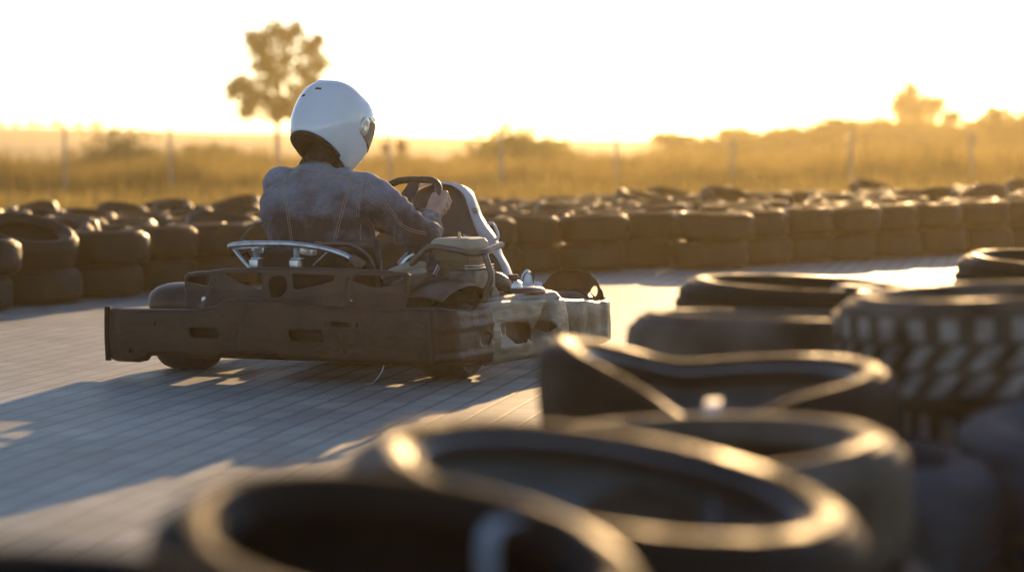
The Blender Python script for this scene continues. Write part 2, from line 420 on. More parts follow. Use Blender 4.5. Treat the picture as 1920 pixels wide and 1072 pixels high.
TY = {
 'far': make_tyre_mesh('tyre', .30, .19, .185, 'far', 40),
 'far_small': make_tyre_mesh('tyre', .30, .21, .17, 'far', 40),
 'road': make_tyre_mesh('tyre', .31, .195, .195, 'road'),
 'slick': make_tyre_mesh('tyre', .31, .20, .213, 'slick', 120),
 'chunky': make_tyre_mesh('tyre', .33, .23, .20, 'chunky'),
}
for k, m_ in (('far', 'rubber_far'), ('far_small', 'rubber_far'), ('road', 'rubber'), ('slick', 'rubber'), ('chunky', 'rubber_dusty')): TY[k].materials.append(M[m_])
TY['chunky'].materials.append(rubber('tread_block', (.09, .07, .06), (.44, .38, .34), .6, amt=.85))
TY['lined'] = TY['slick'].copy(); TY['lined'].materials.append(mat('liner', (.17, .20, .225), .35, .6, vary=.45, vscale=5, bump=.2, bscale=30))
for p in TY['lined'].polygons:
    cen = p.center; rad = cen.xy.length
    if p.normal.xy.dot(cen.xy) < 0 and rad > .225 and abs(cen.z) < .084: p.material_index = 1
TY['dusty'] = TY['slick'].copy(); TY['dusty'].materials.clear(); TY['dusty'].materials.append(M['rubber_dusty'])
TY['blue'] = TY['road'].copy(); TY['blue'].materials.clear(); TY['blue'].materials.append(rubber('rubber_sky_sheen', (.010, .018, .028), (.06, .095, .13), .5, amt=.6))  # reflected sky blue put into the dusty rubber's colour
TYR = {'far': .30, 'far_small': .30, 'road': .31, 'slick': .31, 'dusty': .31, 'blue': .31, 'lined': .31, 'chunky': .33}
TYH = {'far': .19, 'far_small': .21, 'road': .195, 'slick': .20, 'dusty': .20, 'blue': .20, 'lined': .20, 'chunky': .23}
def tyre(kind, x, y, z, dia, label, group=None, tilt=(0, 0), rz=None, h=None):
    """z = height of the tyre's centre"""
    o = bpy.data.objects.new('tyre', TY[kind]); COL.objects.link(o)
    s = dia/2/TYR[kind]; sz = (h/TYH[kind]) if h else s
    o.scale = (s, s, sz); o.location = (x, y, z)
    o.rotation_euler = (R(tilt[0]), R(tilt[1]), random.uniform(0, 6.28) if rz is None else rz)
    # tilt is applied in world axes after the spin
    o.rotation_euler = (Euler((R(tilt[0]), R(tilt[1]), 0)).to_matrix() @ Matrix.Rotation(random.uniform(0, 6.28) if rz is None else rz, 3, 'Z')).to_euler()
    tag(o, label, 'tyre', group); return o

# ---- foreground pile
FG = 'tyres in the blurred foreground pile'
tyre('slick', -.40, 1.90, .425, .56, 'blurred black tyre cut off at the bottom left corner of the photo', FG, (3, 5))
tyre('slick', -.40, 1.92, .22, .58, 'tyre under the one cut off at the bottom left corner of the photo', FG, (0, 2), h=.2)
tyre('slick', -.124, 2.45, .400, .52, 'nearest whole black tyre with a golden rim, lying open at the front of the pile', FG, (8.0, 9), h=.17)
tyre('slick', -.10, 2.47, .205, .54, 'black tyre directly under the nearest open tyre at the bottom of the photo', FG, (0, 3), h=.18)
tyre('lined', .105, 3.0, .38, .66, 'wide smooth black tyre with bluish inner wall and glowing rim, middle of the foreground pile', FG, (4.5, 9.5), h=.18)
tyre('slick', .13, 3.0, .165, .66, 'black tyre directly under the wide smooth tyre with bluish inner wall', FG, (0, 1), h=.20)
tyre('dusty', .245, 3.62, .335, .70, 'dusty scuffed tyre half hidden behind the wide smooth tyre', FG, (1, -2.5), h=.19)
tyre('dusty', .29, 3.60, .14, .70, 'bottom tyre under the dusty scuffed tyre, at the lower right', FG, (0, 0), h=.22)
tyre('blue', .53, 4.15, .25, .64, 'treaded tyre with sky blue sheen in its colour under the strap pinched tyre, at the right', FG, (0, 3), h=.20)
tyre('road', .56, 4.15, .09, .66, 'lowest tyre of the stack under the strap pinched tyre', FG, (0, 0), h=.17)
tyre('dusty', .62, 5.35, .385, .74, 'large brown tyre lying under the strapped treaded tyre', FG, (-2, 2), h=.22)
tyre('dusty', .62, 5.35, .16, .74, 'bottom tyre beneath the large brown tyre at the back of the pile', FG, (0, 0), h=.24)
tyre('road', .72, 6.06, .435, .62, 'brown treaded tyre with a white strap, highest at the back of the pile', FG, (1, 3), h=.18)
tyre('road', .80, 6.0, .20, .66, 'tyre under the highest strapped treaded tyre at the back', FG, (0, 0), h=.24)
tyre('chunky', 1.00, 5.0, .455, .66, 'off road tyre with chunky pale tread blocks, upper one at the right edge', FG, (0, -2), h=.22)
tyre('chunky', 1.14, 5.02, .23, .68, 'off road tyre with dark chunky tread blocks, directly under the pale blocked one', FG, (0, 2), h=.23)
tyre('blue', 1.10, 4.2, .29, .66, 'tyre with sky blue sheen in its colour, lying open, cut off by the right edge of the photo', FG, (4, 0), h=.19)
tyre('blue', 1.12, 4.2, .10, .66, 'tyre under the open tyre coloured with blue sky sheen at the right edge', FG, (0, 0), h=.19)
tyre('road', 1.47, 6.5, .47, .55, 'thin worn tyre with its sidewall up, sharpest tyre at the right edge beside the track', FG, (3, 3), h=.17)
tyre('road', 1.50, 6.5, .28, .60, 'tyre under the thin worn tyre at the right edge beside the track', FG, (0, 0), h=.2)
tyre('road', 1.52, 6.5, .09, .60, 'lowest tyre of the stack at the right edge beside the track', FG, (0, 0), h=.18)

# ---- pinched tyre: a copy of the road mesh bent where the strap pulls it down
def bent_tyre():
    bm = bmesh.new(); bm.from_mesh(TY['lined'])
    s = .66/2/.31
    for v in bm.verts:
        x, y, z = v.co; x *= s; y *= s; u = x+.035; q = abs(u)/.33
        near = math.exp(-((y+.31)/.12)**2); g = math.exp(-(u/.10)**2)*near      # the strap bites at the near side
        rise = (.125 if u < 0 else .030)*(math.sqrt(q*q+.02)-.14)
        up = z > 0
        v.co = Vector((x, y*(1-.05*g), z*(1-.30*g)+rise-(.02*g if up else 0)))
    finish(bm, 40)
    me = bpy.data.meshes.new('tyre'); bm.to_mesh(me); bm.free(); [me.materials.append(q) for q in TY['lined'].materials]
    o = bpy.data.objects.new('tyre', me); COL.objects.link(o); o.location = (.375, 4.4, .345)
    o.rotation_euler = (R(2.5), 0, 0)
    tag(o, 'bent black tyre pinched into a V by a strap, in the middle of the pile', 'tyre', FG)
bent_tyre()
def strap(cx, cy, q, r0, r1, z0, z1, wid, label, lean=0):
    """flat band looped round a tyre's section at angle q"""
    bm = bmesh.new(); c, s = math.cos(q), math.sin(q); th = .004
    loop = rounded([(r0, z0), (r1, z0), (r1, z1), (r0, z1)], .03, 5)
    t = Vector((-s, c, 0))
    rings = []
    for rr, z in loop:
        p = Vector((cx+c*rr, cy+s*rr, z)); n = Vector((c*(rr-(r0+r1)/2), s*(rr-(r0+r1)/2), z-(z0+z1)/2)).normalized()
        ln = t*(lean*(z-z0))
        rings.append([bm.verts.new(p+ln+t*a*wid/2+n*b*th/2) for a, b in ((-1, -1), (1, -1), (1, 1), (-1, 1))])
    N = len(rings)
    for i in range(N):
        A, B = rings[i], rings[(i+1) % N]
        for k in range(4): bm.faces.new((A[k], A[(k+1) % 4], B[(k+1) % 4], B[k]))
    o = obj('tie_strap', bm, M['strap']); tag(o, label, 'strap', 'straps tying the foreground tyres'); return o
strap(.375, 4.4, R(-97), .17, .322, .25, .430, .026, 'pale strap pulling down the bent tyre in the middle of the pile')
strap(.72, 6.06, R(-62), .16, .335, .335, .525, .035, 'white strap round the highest treaded tyre at the back of the pile')
strap(-.124, 2.45, R(50), .145, .272, .27, .475, .022, 'white strap round the nearest open tyre at the bottom of the photo')
strap(.245, 3.62, R(-85), .20, .362, .225, .445, .022, 'dull strap round the dusty scuffed tyre behind the wide smooth one')

# ---- tyre wall across the track
GL = 'tyres in the blurred wall left of the driver'; GR = 'tyres in the blurred wall right of the kart'
ORD = ['first', 'second', 'third', 'fourth', 'fifth', 'sixth', 'seventh', 'eighth', 'ninth', 'tenth', 'eleventh', 'twelfth', 'thirteenth']
def wx(px, y): return (px-960)/4533.3*y
right_front = [(970, 16.15, .46), (1060, 16.5, .47), (1178, 16.6, .50), (1270, 17.0, .48), (1412, 16.7, .56), (1490, 17.15, .48), (1565, 17.5, .50), (1648, 17.7, .47), (1728, 18.0, .47), (1810, 18.3, .48), (1890, 18.6, .48), (1972, 18.9, .5)]
placed = []
for i, (e, y, d) in enumerate(right_front):
    x = wx(e, y)-d/2
    for lv in range(2):
        j = random.uniform(-.035, .035); up = 'upper' if lv else 'lower'
        dd = d*random.uniform(.96, 1.05)
        tyre(random.choice(['far', 'far_small']), x+j, y+random.uniform(-.03, .03), .1+lv*.192, dd, f'{up} tyre of the {ORD[i]} stack right of the kart, front row of tyre wall', GR, (random.uniform(-1, 1), random.uniform(-2, 2)), h=.192)
    placed.append((x, y, d))
left_front = [(28, 13.35, .56), (152, 13.9, .56), (275, 14.5, .54), (368, 15.1, .50), (488, 15.5, .55), (610, 15.6, .55), (730, 15.7, .55), (850, 15.9, .52)]
for i, (e, y, d) in enumerate(left_front):
    x = wx(e, y)-d/2
    for lv in range(2):
        if i == 1 and lv == 1: continue
        up = 'upper' if lv else 'lower'; dd = d*random.uniform(.97, 1.04)
        tyre(random.choice(['far', 'far_small']), x+random.uniform(-.03, .03), y, .1+lv*.195, dd, f'{up} tyre of the {ORD[i]} stack from the left, front row of tyre wall', GL, (random.uniform(-1, 1), random.uniform(-2, 2)), h=.195)
    placed.append((x, y, d))
tyre('far', wx(45, 13.9), 13.95, .345, .60, 'tilted tyre leaning with its dark opening towards the camera, at the left edge', GL, (14, 13), h=.20)
# back rows, heaped less tidily
random.seed(21)
def clash(x, y, d): return any(math.hypot(x-a, y-b) < (d+c)/2*.95 for a, b, c in placed)
nb = 0
for side, x0px, x1px, ylo, yhi, tot in (('L', -60, 560, 14.4, 22, 80), ('R', 860, 1990, 17.2, 25, 90)):
    tries = 0; cnt = 0
    while cnt < tot and tries < 4000:
        tries += 1
        y = random.uniform(ylo, yhi); px = random.uniform(x0px, x1px); d = random.uniform(.40, .56); x = wx(px, y)
        base = interp([(-60, 13.4), (152, 13.9), (488, 15.5), (900, 16.1), (1412, 16.9), (1990, 19.0)], px)
        if y < base+.35 or y > base+6.5 or clash(x, y, d): continue
        placed.append((x, y, d)); cnt += 1
        lv = random.choice([1, 2, 2, 2]) if side == 'R' else (random.choice([1, 2, 2, 2]) if y < base+3.5 else 2)
        row = 'left of the driver' if side == 'L' else 'right of the kart'
        pn = ORD[min(range(9), key=lambda q: abs([126, 325, 527, 734, 943, 1159, 1376, 1598, 1823][q]-px))]
        z = .1
        for q in range(lv):
            if lv > 1 and q == 0 and random.random() < .8: z += .19; continue    # lower ones are fully hidden
            top = q == lv-1
            lab = f'{"uppermost" if top else "lower"} blurred tyre heaped behind the front row, nearest the {pn} fence post from the left'
            tl = (random.uniform(-16, 16), random.uniform(-18, 18)) if top and random.random() < (.5 if side == 'L' else .2) else (0, random.uniform(-2, 2))
            tyre(random.choice(['far', 'far_small']), x+random.uniform(-.05, .05), y+random.uniform(-.05, .05), z+(.03 if tl[0] else 0), d, lab, GL if side == 'L' else GR, tl, h=.19)
            z += .19
            nb += 1

# ------------------------------------------------------------------ kart
KX, KY, YAW = -.774, 9.35, R(27)
kart = empty('go_kart', (KX, KY, .004), -YAW)
tag(kart, 'dark rental go-kart with battered bumpers driving away to the right, seen from behind', 'go-kart')

# rear bumper: straight back, rounded corner, wrap to the wheel
def rb_path(s):
    # s = local x up to .66, then round a quarter-ish arc to the side and forward
    r = .10; xe = .67
    if s < -xe:
        q = min((-s-xe)/r, math.pi/2); x = -xe-r*math.sin(q); y = -.33-r*(math.cos(q)-1)
        return x, y, -math.sin(q), -math.cos(q)
    if s <= xe: 
        b = .012*math.cos(s*1.8)
        return s, -.33-b, 0, -1
    L = r*math.pi/2
    if s < xe+L:
        q = (s-xe)/r; return xe+r*math.sin(q), -.33-.004-r*(math.cos(q)-1), math.sin(q), -math.cos(q)
    return xe+r, -.33-.004+r+(s-xe-L), 1, 0
def rb_disp(s, z, t):
    d = .006*math.sin((z-.06)*14)
    d += .002*noise.noise(Vector((s*4, z*5, 0)))+.0014*noise.noise(Vector((s*18, z*40, 3)))
    for c, wv in ((-.12, .02), (.30, .015)): d += -.006*math.exp(-((s-c-.15*(z-.17))/wv)**2)*math.exp(-((z-.17)/.05)**2)
    if s > .72:
        g = noise.noise(Vector((s*6, z*45, 5))); d += -.003*max(0, g-.25)*3
        d += .006*math.exp(-((z-.21)/.012)**2)+.005*math.exp(-((z-.10)/.014)**2)
    d += -.010*math.exp(-((s-.715)/.004)**2)
    return d
top = [(-.735, .262), (-.65, .258), (-.34, .262), (-.24, .275), (-.17, .303), (-.12, .309), (.05, .309), (.12, .297), (.20, .284), (.42, .279), (.66, .284), (.74, .284), (.80, .276), (.92, .266), (1.085, .268)]
bot = [(-.735, .055), (-.60, .055), (-.555, .062), (-.53, .082), (-.45, .086), (-.25, .076), (-.15, .095), (.02, .10), (.10, .084), (.22, .084), (.35, .078), (.66, .078), (.74, .08), (.95, .070), (1.085, .060)]
def slot(x0, x1, z0, z1, sk=0): return rounded([(x0, z0+0), (x1-sk, z0), (x1, z1), (x0+sk*.3, z1)], .008)
def slot2(x0, x1, z0, z1): return rounded([(x0+.01, z0), (x1+.004, z0-.004), (x1-.008, z1-.002), (x0, z1)], .009)
holes = [slot2(-.345, -.205, .158, .193), slot2(.105, .255, .155, .196), slot2(.285, .375, .213, .227), rounded([(.985, .135), (1.05, .13), (1.068, .155), (1.045, .178), (1.00, .18), (.975, .165)], .012)]
b = panel(rb_path, top, bot, holes, step=.0075, roll=.018, disp=rb_disp)
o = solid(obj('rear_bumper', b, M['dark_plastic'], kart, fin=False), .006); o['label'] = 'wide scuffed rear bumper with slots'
bm = bmesh.new()
tube(bm, [(-.742, -.315, .055), (-.748, -.305, .15), (-.742, -.315, .268)], .012, 8)
tube(bm, [(-.735, -.335, .062), (-.738, -.335, .15), (-.735, -.335, .262)], .006, 8)
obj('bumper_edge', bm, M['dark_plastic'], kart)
bm = bmesh.new()     # dark sheet added as shade behind the slots, and the bumper's inner carrier tubes
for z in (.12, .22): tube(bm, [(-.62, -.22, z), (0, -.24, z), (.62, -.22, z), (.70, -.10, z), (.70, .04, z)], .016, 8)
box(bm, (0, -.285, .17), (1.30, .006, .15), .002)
obj('carrier_and_shade_pan', bm, M['chassis'], kart)
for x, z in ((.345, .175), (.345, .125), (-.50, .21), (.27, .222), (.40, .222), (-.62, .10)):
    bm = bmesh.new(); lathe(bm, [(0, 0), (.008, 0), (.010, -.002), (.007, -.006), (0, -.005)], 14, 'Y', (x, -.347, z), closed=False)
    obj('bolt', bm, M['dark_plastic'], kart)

# rear tray with cut-outs above the bumper
def tr_path(s):
    y = -.235+.05*max(0, abs(s-.03)-.35)
    return s, y, 0, -1
def tr_disp(s, z, t):
    d = .055*max(0, (.335-z)/.08)**1.3 if z < .335 else 0
    for c in (-.30, .315): d += .018*math.exp(-((s-c)/(.012+.12*max(0, .37-z)))**2)*(1 if z < .375 else max(0, 1-(z-.375)/.02))
    d += .003*noise.noise(Vector((s*8, z*12, 9)))
    return d
ttop = [(-.435, .385), (-.42, .395), (-.36, .402), (-.22, .414), (-.05, .421), (.15, .421), (.41, .416), (.54, .409), (.56, .398)]
tbot = [(-.435, .325), (-.40, .262), (-.2, .255), (.1, .255), (.4, .25), (.50, .25), (.56, .262)]
holes = [rounded([(-.428, .362), (-.335, .346), (-.300, .370), (-.302, .388), (-.42, .378)], .008),
         rounded([(-.252, .388), (-.09, .335), (-.075, .34), (-.073, .396), (-.245, .398)], .008),
         [(.0+.042*math.cos(q)*1.0-.005, .356+.034*math.sin(q)*(1 if math.sin(q) > 0 else 1.5)) for q in [2*math.pi*k/18 for k in range(18)]],
         rounded([(.062, .34), (.08, .338), (.245, .372), (.25, .392), (.06, .398)], .008),
         rounded([(.325, .382), (.335, .37), (.42, .350), (.50, .362), (.535, .368), (.54, .385), (.53, .392), (.335, .395)], .007)]
b = panel(tr_path, ttop, tbot, holes, step=.0042, roll=.012, disp=tr_disp)
o = solid(obj('rear_tray', b, M['mid_plastic'], kart, fin=False), .005); o['label'] = 'brown plastic rear tray with angular cut-outs'
bm = bmesh.new()
prism(bm, [(-.40, -.225), (.50, -.225), (.54, -.10), (.52, .0), (-.38, .0), (-.42, -.12)], 'Z', .262, .270, .002)
box(bm, (.545, -.13, .335), (.012, .20, .13), .004)
box(bm, (-.43, -.14, .33), (.010, .16, .10), .004)
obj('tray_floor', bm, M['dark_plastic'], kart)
for x in (-.325, .325):
    bm = bmesh.new(); lathe(bm, [(0, 0), (.011, 0), (.012, -.002), (.007, -.004), (0, -.004)], 16, 'Y', (x, -.262, .296), closed=False); obj('tray_bolt', bm, M['alu'], kart)

# wheels
def kart_wheel(x, y, rad, wd, steer=0):
    wh = empty('wheel', (x, y, rad), 0, kart); wh.rotation_euler = (0, 0, steer)
    s = 1 if x > 0 else -1
    bm = bmesh.new(); hw = wd/2; bd = rad*.47
    prof = [(bd, -hw*.8), (bd+.02, -hw*.95), (rad*.85, -hw), (rad*.955, -hw*.88), (rad, -hw*.66), (rad+.001, -hw*.3), (rad+.001, 0), (rad+.001, hw*.3), (rad, hw*.66), (rad*.955, hw*.88), (rad*.85, hw), (bd+.02, hw*.95), (bd, hw*.8)]
    lathe(bm, prof, 64, 'X'); obj('tyre', bm, M['slick'], wh)
    bm = bmesh.new()
    lathe(bm, [(bd+.003, -hw*.82), (bd-.012, -hw*.6), (bd-.02, 0), (bd-.012, hw*.6), (bd+.003, hw*.82), (bd-.006, hw*.84), (bd-.03, hw*.3), (.02, hw*.2), (.02, -hw*.2), (bd-.03, -hw*.3), (bd-.006, -hw*.84)], 40, 'X')
    obj('rim', bm, M['alu'], wh)
    return wh
kart_wheel(-.575, 0, .14, .20); kart_wheel(.60, 0, .14, .20)
kart_wheel(-.56, 1.07, .13, .13, R(-4)); kart_wheel(.575, 1.07, .13, .13, R(-4))
bm = bmesh.new(); tube(bm, [(-.5, 0, .14), (.5, 0, .14)], .02, 12, 1)
for x in (-.3, .32): box(bm, (x, 0, .13), (.03, .09, .11), .006)
lathe(bm, [(.02, -.004), (.09, -.004), (.09, .004), (.02, .004)], 30, 'X', (-.12, 0, .14))
lathe(bm, [(.02, -.003), (.10, -.003), (.10, .003), (.02, .003)], 30, 'X', (.20, 0, .14))
obj('rear_axle', bm, M['chassis'], kart)
bm = bmesh.new()
for sx in (-1, 1):
    tube(bm, [(sx*.31, -.20, .12), (sx*.32, .0, .075), (sx*.33, .5, .065), (sx*.28, .9, .065), (sx*.20, 1.25, .08)], .016, 8)
    tube(bm, [(sx*.28, 1.0, .07), (sx*.45, 1.04, .10), (sx*.54, 1.07, .13)], .016, 8)
    tube(bm, [(sx*.33, .15, .07), (sx*.66, .18, .075), (sx*.68, .6, .075), (sx*.33, .68, .07)], .013, 8)
for y in (-.18, .28, .7, 1.2): tube(bm, [(-.3, y, .08), (.3, y, .08)], .015, 8, 1)
obj('chassis_frame', bm, M['chassis'], kart)
bm = bmesh.new(); box(bm, (0, .78, .056), (.50, .95, .004)); obj('floor_pan', bm, M['alu'], kart)

# fenders over the rear wheels
def rfender(x0, x1, arc, th=.004, flare=.0):
    bm = bmesh.new(); rings = []
    for y, z in smooth_path([(a, b_, 0) for a, b_ in arc], 5) and [(v.x, v.y) for v in smooth_path([(a, b_, 0) for a, b_ in arc], 5)]:
        rings.append([bm.verts.new((x, y, z-(.018*(2*(x-(x0+x1)/2)/(x1-x0))**4))) for x in [x0+(x1-x0)*k/10 for k in range(11)]])
    for a, c in zip(rings, rings[1:]):
        for k in range(10): bm.faces.new((a[k], a[k+1], c[k+1], c[k]))
    return bm
o = solid(obj('rear_fender', rfender(.46, .70, [(-.235, .318), (-.19, .338), (-.12, .356), (-.04, .366), (.04, .362), (.11, .335), (.155, .285), (.175, .22), (.18, .16)]), M['mid_plastic'], kart), .005)
o['label'] = 'curved brown fender arching over the right rear wheel'
bm = bmesh.new()
tube(bm, [(-.40, -.02, .258), (-.50, -.03, .262), (-.62, -.04, .262), (-.685, -.05, .255), (-.715, -.06, .245)], [.080, .083, .083, .066, .022], 28, 5, flat=(1.5, 1))
obj('rear_fender', bm, M['mid_plastic'], kart)['label'] = 'rounded dark fender over the left rear wheel'

# seat: lofted bucket
def seat():
    bm = bmesh.new(); cx = -.07; rows = []
    def tq(t): return t
    prof = [(.62, .12, .17, .10), (.50, .085, .19, .13), (.34, .07, .20, .16), (.22, .09, .205, .19), (.14, .16, .215, .22), (.08, .27, .235, .22), (.045, .38, .265, .20), (.02, .46, .285, .16), (.01, .50, .295, .12)]
    for (y, z, hw, side) in prof:
        row = []
        for k in range(25):
            a = -1+2*k/24; e = abs(a)
            x = cx+hw*math.copysign(min(1, e*1.25), a)*(1 if e < .8 else 1+.0)
            f = max(0, (e-.45)/.55)
            up = side*f**1.6
            if z > .2: row.append(bm.verts.new((x, y+up*.9, z-.10*max(0, (e-.75)/.25)**2+ .02*f)))
            else: row.append(bm.verts.new((x, y, z+up)))
        rows.append(row)
    for a, c in zip(rows, rows[1:]):
        for k in range(24): bm.faces.new((a[k], a[k+1], c[k+1], c[k]))
    bmesh.ops.remove_doubles(bm, verts=bm.verts, dist=.0005)
    return bm
seat_o = solid(obj('seat', seat(), M['seat'], kart), .008)
bm = bmesh.new()
tube(bm, [(.02, .0, .496), (.10, .0, .503), (.17, .01, .498), (.215, .03, .470), (.237, .05, .43), (.245, .08, .36), (.24, .10, .29)], .0085, 10, 6)
obj('seat_edge', bm, M['painted_tube'], seat_o); bm = bmesh.new()
tube(bm, [(-.345, .03, .44), (-.348, .03, .50), (-.33, .04, .535), (-.29, .05, .572), (-.25, .06, .58)], .006, 8, 5)
obj('seat_edge', bm, M['painted_tube'], seat_o)

# bright guard hoop behind the seat
hoop = obj('seat_guard', (lambda bm: (tube(bm, [(-.14, -.05, .495), (-.22, -.10, .488), (-.262, -.15, .487), (-.250, -.18, .500), (-.17, -.185, .507), (-.06, -.18, .509), (.04, -.175, .506), (.15, -.165, .492), (.23, -.155, .470), (.275, -.15, .448)], .0115, 12, 8), tube(bm, [(-.252, -.165, .490), (-.20, -.17, .44), (-.165, -.17, .405)], .0085, 10, 5), bm)[2])(bmesh.new()), M['steel'], kart)
hoop['label'] = 'bright steel hoop tube'
bm = bmesh.new(); tube(bm, [(.268, -.152, .452), (.30, -.145, .432), (.308, -.14, .425)], .021, 14, 3)
for k in range(5): lathe(bm, [(.022, -.002), (.0235, 0), (.022, .002)], 14, 'X', (.272+.007*k, -.150+.001*k, .449-.004*k), rot=None)
obj('rubber_end', bm, M['rubber_grip'], hoop)
for x in (-.145, .035):
    bm = bmesh.new()
    box(bm, (x, -.17, .428), (.038, .04, .040), .005)
    prof = []
    for k in range(7): prof += [(.010, .452+k*.006), (.014, .455+k*.006)]
    lathe(bm, [(0, .452)]+prof+[(0, .497)], 16, 'Z', (x+.004, -.17, 0), closed=False)
    box(bm, (x+.004, -.165, .452), (.044, .03, .006), .002)
    obj('guard_mount', bm, M['steel'], hoop)
bm = bmesh.new()
box(bm, (-.165, -.12, .484), (.05, .03, .022), .004, (0, .2, .3)); obj('seat_bracket', bm, M['alu'], kart); bm = bmesh.new(); box(bm, (.06, -.12, .478), (.07, .03, .030), .006, (0, .1, -.2))
obj('seat_bracket', bm, M['alu'], kart); bm = bmesh.new(); tube(bm, [(.10, -.15, .425), (.13, -.15, .45), (.165, -.15, .476), (.185, -.15, .480)], .004, 6, 4)
obj('seat_stay', bm, M['alu'], kart)

# engine
eng = obj('engine', (lambda bm: (box(bm, (.52, .19, .22), (.17, .20, .20), .015), box(bm, (.60, .19, .30), (.12, .17, .20), .012), tube(bm, [(.36, .10, .20), (.36, .10, .21)], .06, 20, 1), bm)[3])(bmesh.new()), M['engine'], kart)
bm = bmesh.new()      # fuel tank / air box
def loft_box(bm, secs, r=.02, n=4):
    """secs: (z, x0, x1, y0, y1)"""
    rings = []
    for z, x0, x1, y0, y1 in secs:
        pts = rounded([(x0, y0), (x1, y0), (x1, y1), (x0, y1)], r, n)
        rings.append([bm.verts.new((x, y, z)) for x, y in pts])
    for a, c in zip(rings, rings[1:]):
        N = len(a)
        for k in range(N): bm.faces.new((a[k], a[(k+1) % N], c[(k+1) % N], c[k]))
    bm.faces.new(rings[0][::-1]); bm.faces.new(rings[-1])
loft_box(bm, [(.372, .505, .600, .15, .26), (.378, .500, .605, .148, .262), (.43, .470, .618, .138, .268), (.434, .465, .621, .136, .270), (.478, .462, .624, .135, .272)], .010, 3)
body = obj('air_box', bm, M['engine'], eng, ang=22); body['label'] = 'brown air filter box'
body.data.materials.clear(); body.data.materials.append(mat('airbox', (.16, .115, .07), .5, .4, vary=.2, vscale=12, bump=.15))
bm = bmesh.new(); loft_box(bm, [(.476, .455, .628, .128, .278), (.482, .450, .632, .124, .282), (.503, .452, .630, .126, .280), (.516, .462, .620, .134, .272), (.520, .475, .608, .146, .260)], .016, 4)
obj('fuel_tank', bm, M['tank'], eng, ang=30)
bm = bmesh.new(); lathe(bm, [(0, .518), (.009, .518), (.009, .524), (.006, .528), (.007, .534), (.004, .542), (0, .543)], 14, 'Z', (.542, .20, 0), closed=False); obj('wing_nut', bm, M['brass'], eng)
bm = bmesh.new()
for k in range(9): box(bm, (.628, .20, .335+k*.010), (.055, .14, .0035), .001)
obj('cooling_fins', bm, M['alu'], eng)
bm = bmesh.new()     # exhaust / intake elbow left of the engine
tube(bm, [(.32, -.02, .380), (.36, .02, .398), (.41, .06, .415), (.445, .10, .418)], [.012, .017, .020, .014], 16, 6)
tube(bm, [(.40, .03, .335), (.42, .04, .37), (.46, .08, .385)], [.035, .035, .028], 16, 5)
obj('intake_elbow', bm, M['tank'], eng)
bm = bmesh.new()
lathe(bm, [(0, -.05), (.05, -.05), (.055, -.04), (.055, .04), (.05, .05), (0, .05)], 24, 'X', (.42, .0, .31), closed=False)
box(bm, (.45, .02, .36), (.10, .08, .03), .01)
obj('carburettor', bm, M['engine'], eng)
bm = bmesh.new(); tube(bm, [(.60, .30, .36), (.63, .34, .345), (.64, .40, .33)], [.030, .036, .026], 18, 4); lathe(bm, [(0, -.01), (.03, -.01), (.034, 0), (.03, .012), (0, .016)], 18, 'X', (.672, .22, .30), closed=False); obj('recoil_cover', bm, M['engine'], eng)
bm = bmesh.new()
box(bm, (.47, .02, .338), (.06, .05, .035), .012); obj('spark_lead', bm, M['white_plastic'], eng)
# engine guard bar
bm = bmesh.new()
tube(bm, [(.355, .06, .372), (.375, .05, .387), (.43, .05, .439), (.478, .05, .481), (.51, .052, .491), (.597, .055, .481), (.675, .058, .467), (.706, .09, .470), (.70, .17, .480), (.69, .27, .490)], .0125, 12, 6)
obj('engine_guard', bm, M['painted_tube'], kart); bm = bmesh.new()
tube(bm, [(.706, .10, .462), (.712, .10, .44), (.730, .10, .375), (.706, .10, .315), (.70, .10, .24)], .012, 12, 6)
obj('guard_upright', bm, M['painted_tube'], kart); bm = bmesh.new()
tube(bm, [(.50, .06, .485), (.47, .08, .43), (.45, .10, .38)], .005, 8, 4)
obj('guard_stay', bm, M['painted_tube'], kart)
# gearbox odds and ends between engine and side pod
bm = bmesh.new()
lathe(bm, [(0, 0), (.045, 0), (.055, .012), (.052, .03), (.03, .045), (0, .048)], 24, 'Z', (.60, .50, .30), closed=False)
box(bm, (.60, .50, .285), (.16, .14, .03), .012)
tube(bm, [(.56, .46, .30), (.58, .45, .345), (.60, .45, .36)], .018, 10, 3)
obj('clutch_cover', bm, M['alu'], kart)
bm = bmesh.new(); tube(bm, [(.625, .42, .29), (.632, .43, .315), (.642, .445, .345)], .009, 10, 3); lathe(bm, [(0, -.012), (.016, -.012), (.022, -.004), (.022, .006), (.016, .014), (0, .015)], 18, 'Z', (.645, .45, .352), closed=False, rot=None); obj('lever_knob', bm, M['red_knob'], kart)
bm = bmesh.new(); lathe(bm, [(0, 0), (.03, 0), (.034, .008), (.02, .02), (0, .022)], 20, 'Z', (.63, .60, .292), closed=False); tube(bm, [(.60, .56, .30), (.62, .62, .315), (.66, .66, .305)], .008, 8, 4); tube(bm, [(.66, .50, .29), (.67, .57, .31), (.65, .63, .30)], .005, 8, 4)
obj('throttle_linkage', bm, M['steel'], kart)
bm = bmesh.new(); tube(bm, [(.66, .40, .30), (.695, .45, .297), (.70, .56, .293), (.68, .64, .288)], [.010, .024, .026, .008], 14, 6, flat=(1, .8)); obj('rubber_flap', bm, M['red_knob'], kart)
bm = bmesh.new(); lathe(bm, [(0, -.006), (.05, -.006), (.058, 0), (.05, .006), (0, .006)], 30, 'X', (.50, .86, .305), closed=False)
box(bm, (.50, .90, .285), (.012, .05, .05), .005); lathe(bm, [(0, -.012), (.014, -.012), (.016, 0), (.014, .012), (0, .012)], 16, 'X', (.505, .955, .290), closed=False)
box(bm, (.50, .87, .23), (.02, .03, .12), .005)
obj('brake_shield', bm, M['white_plastic'], kart)
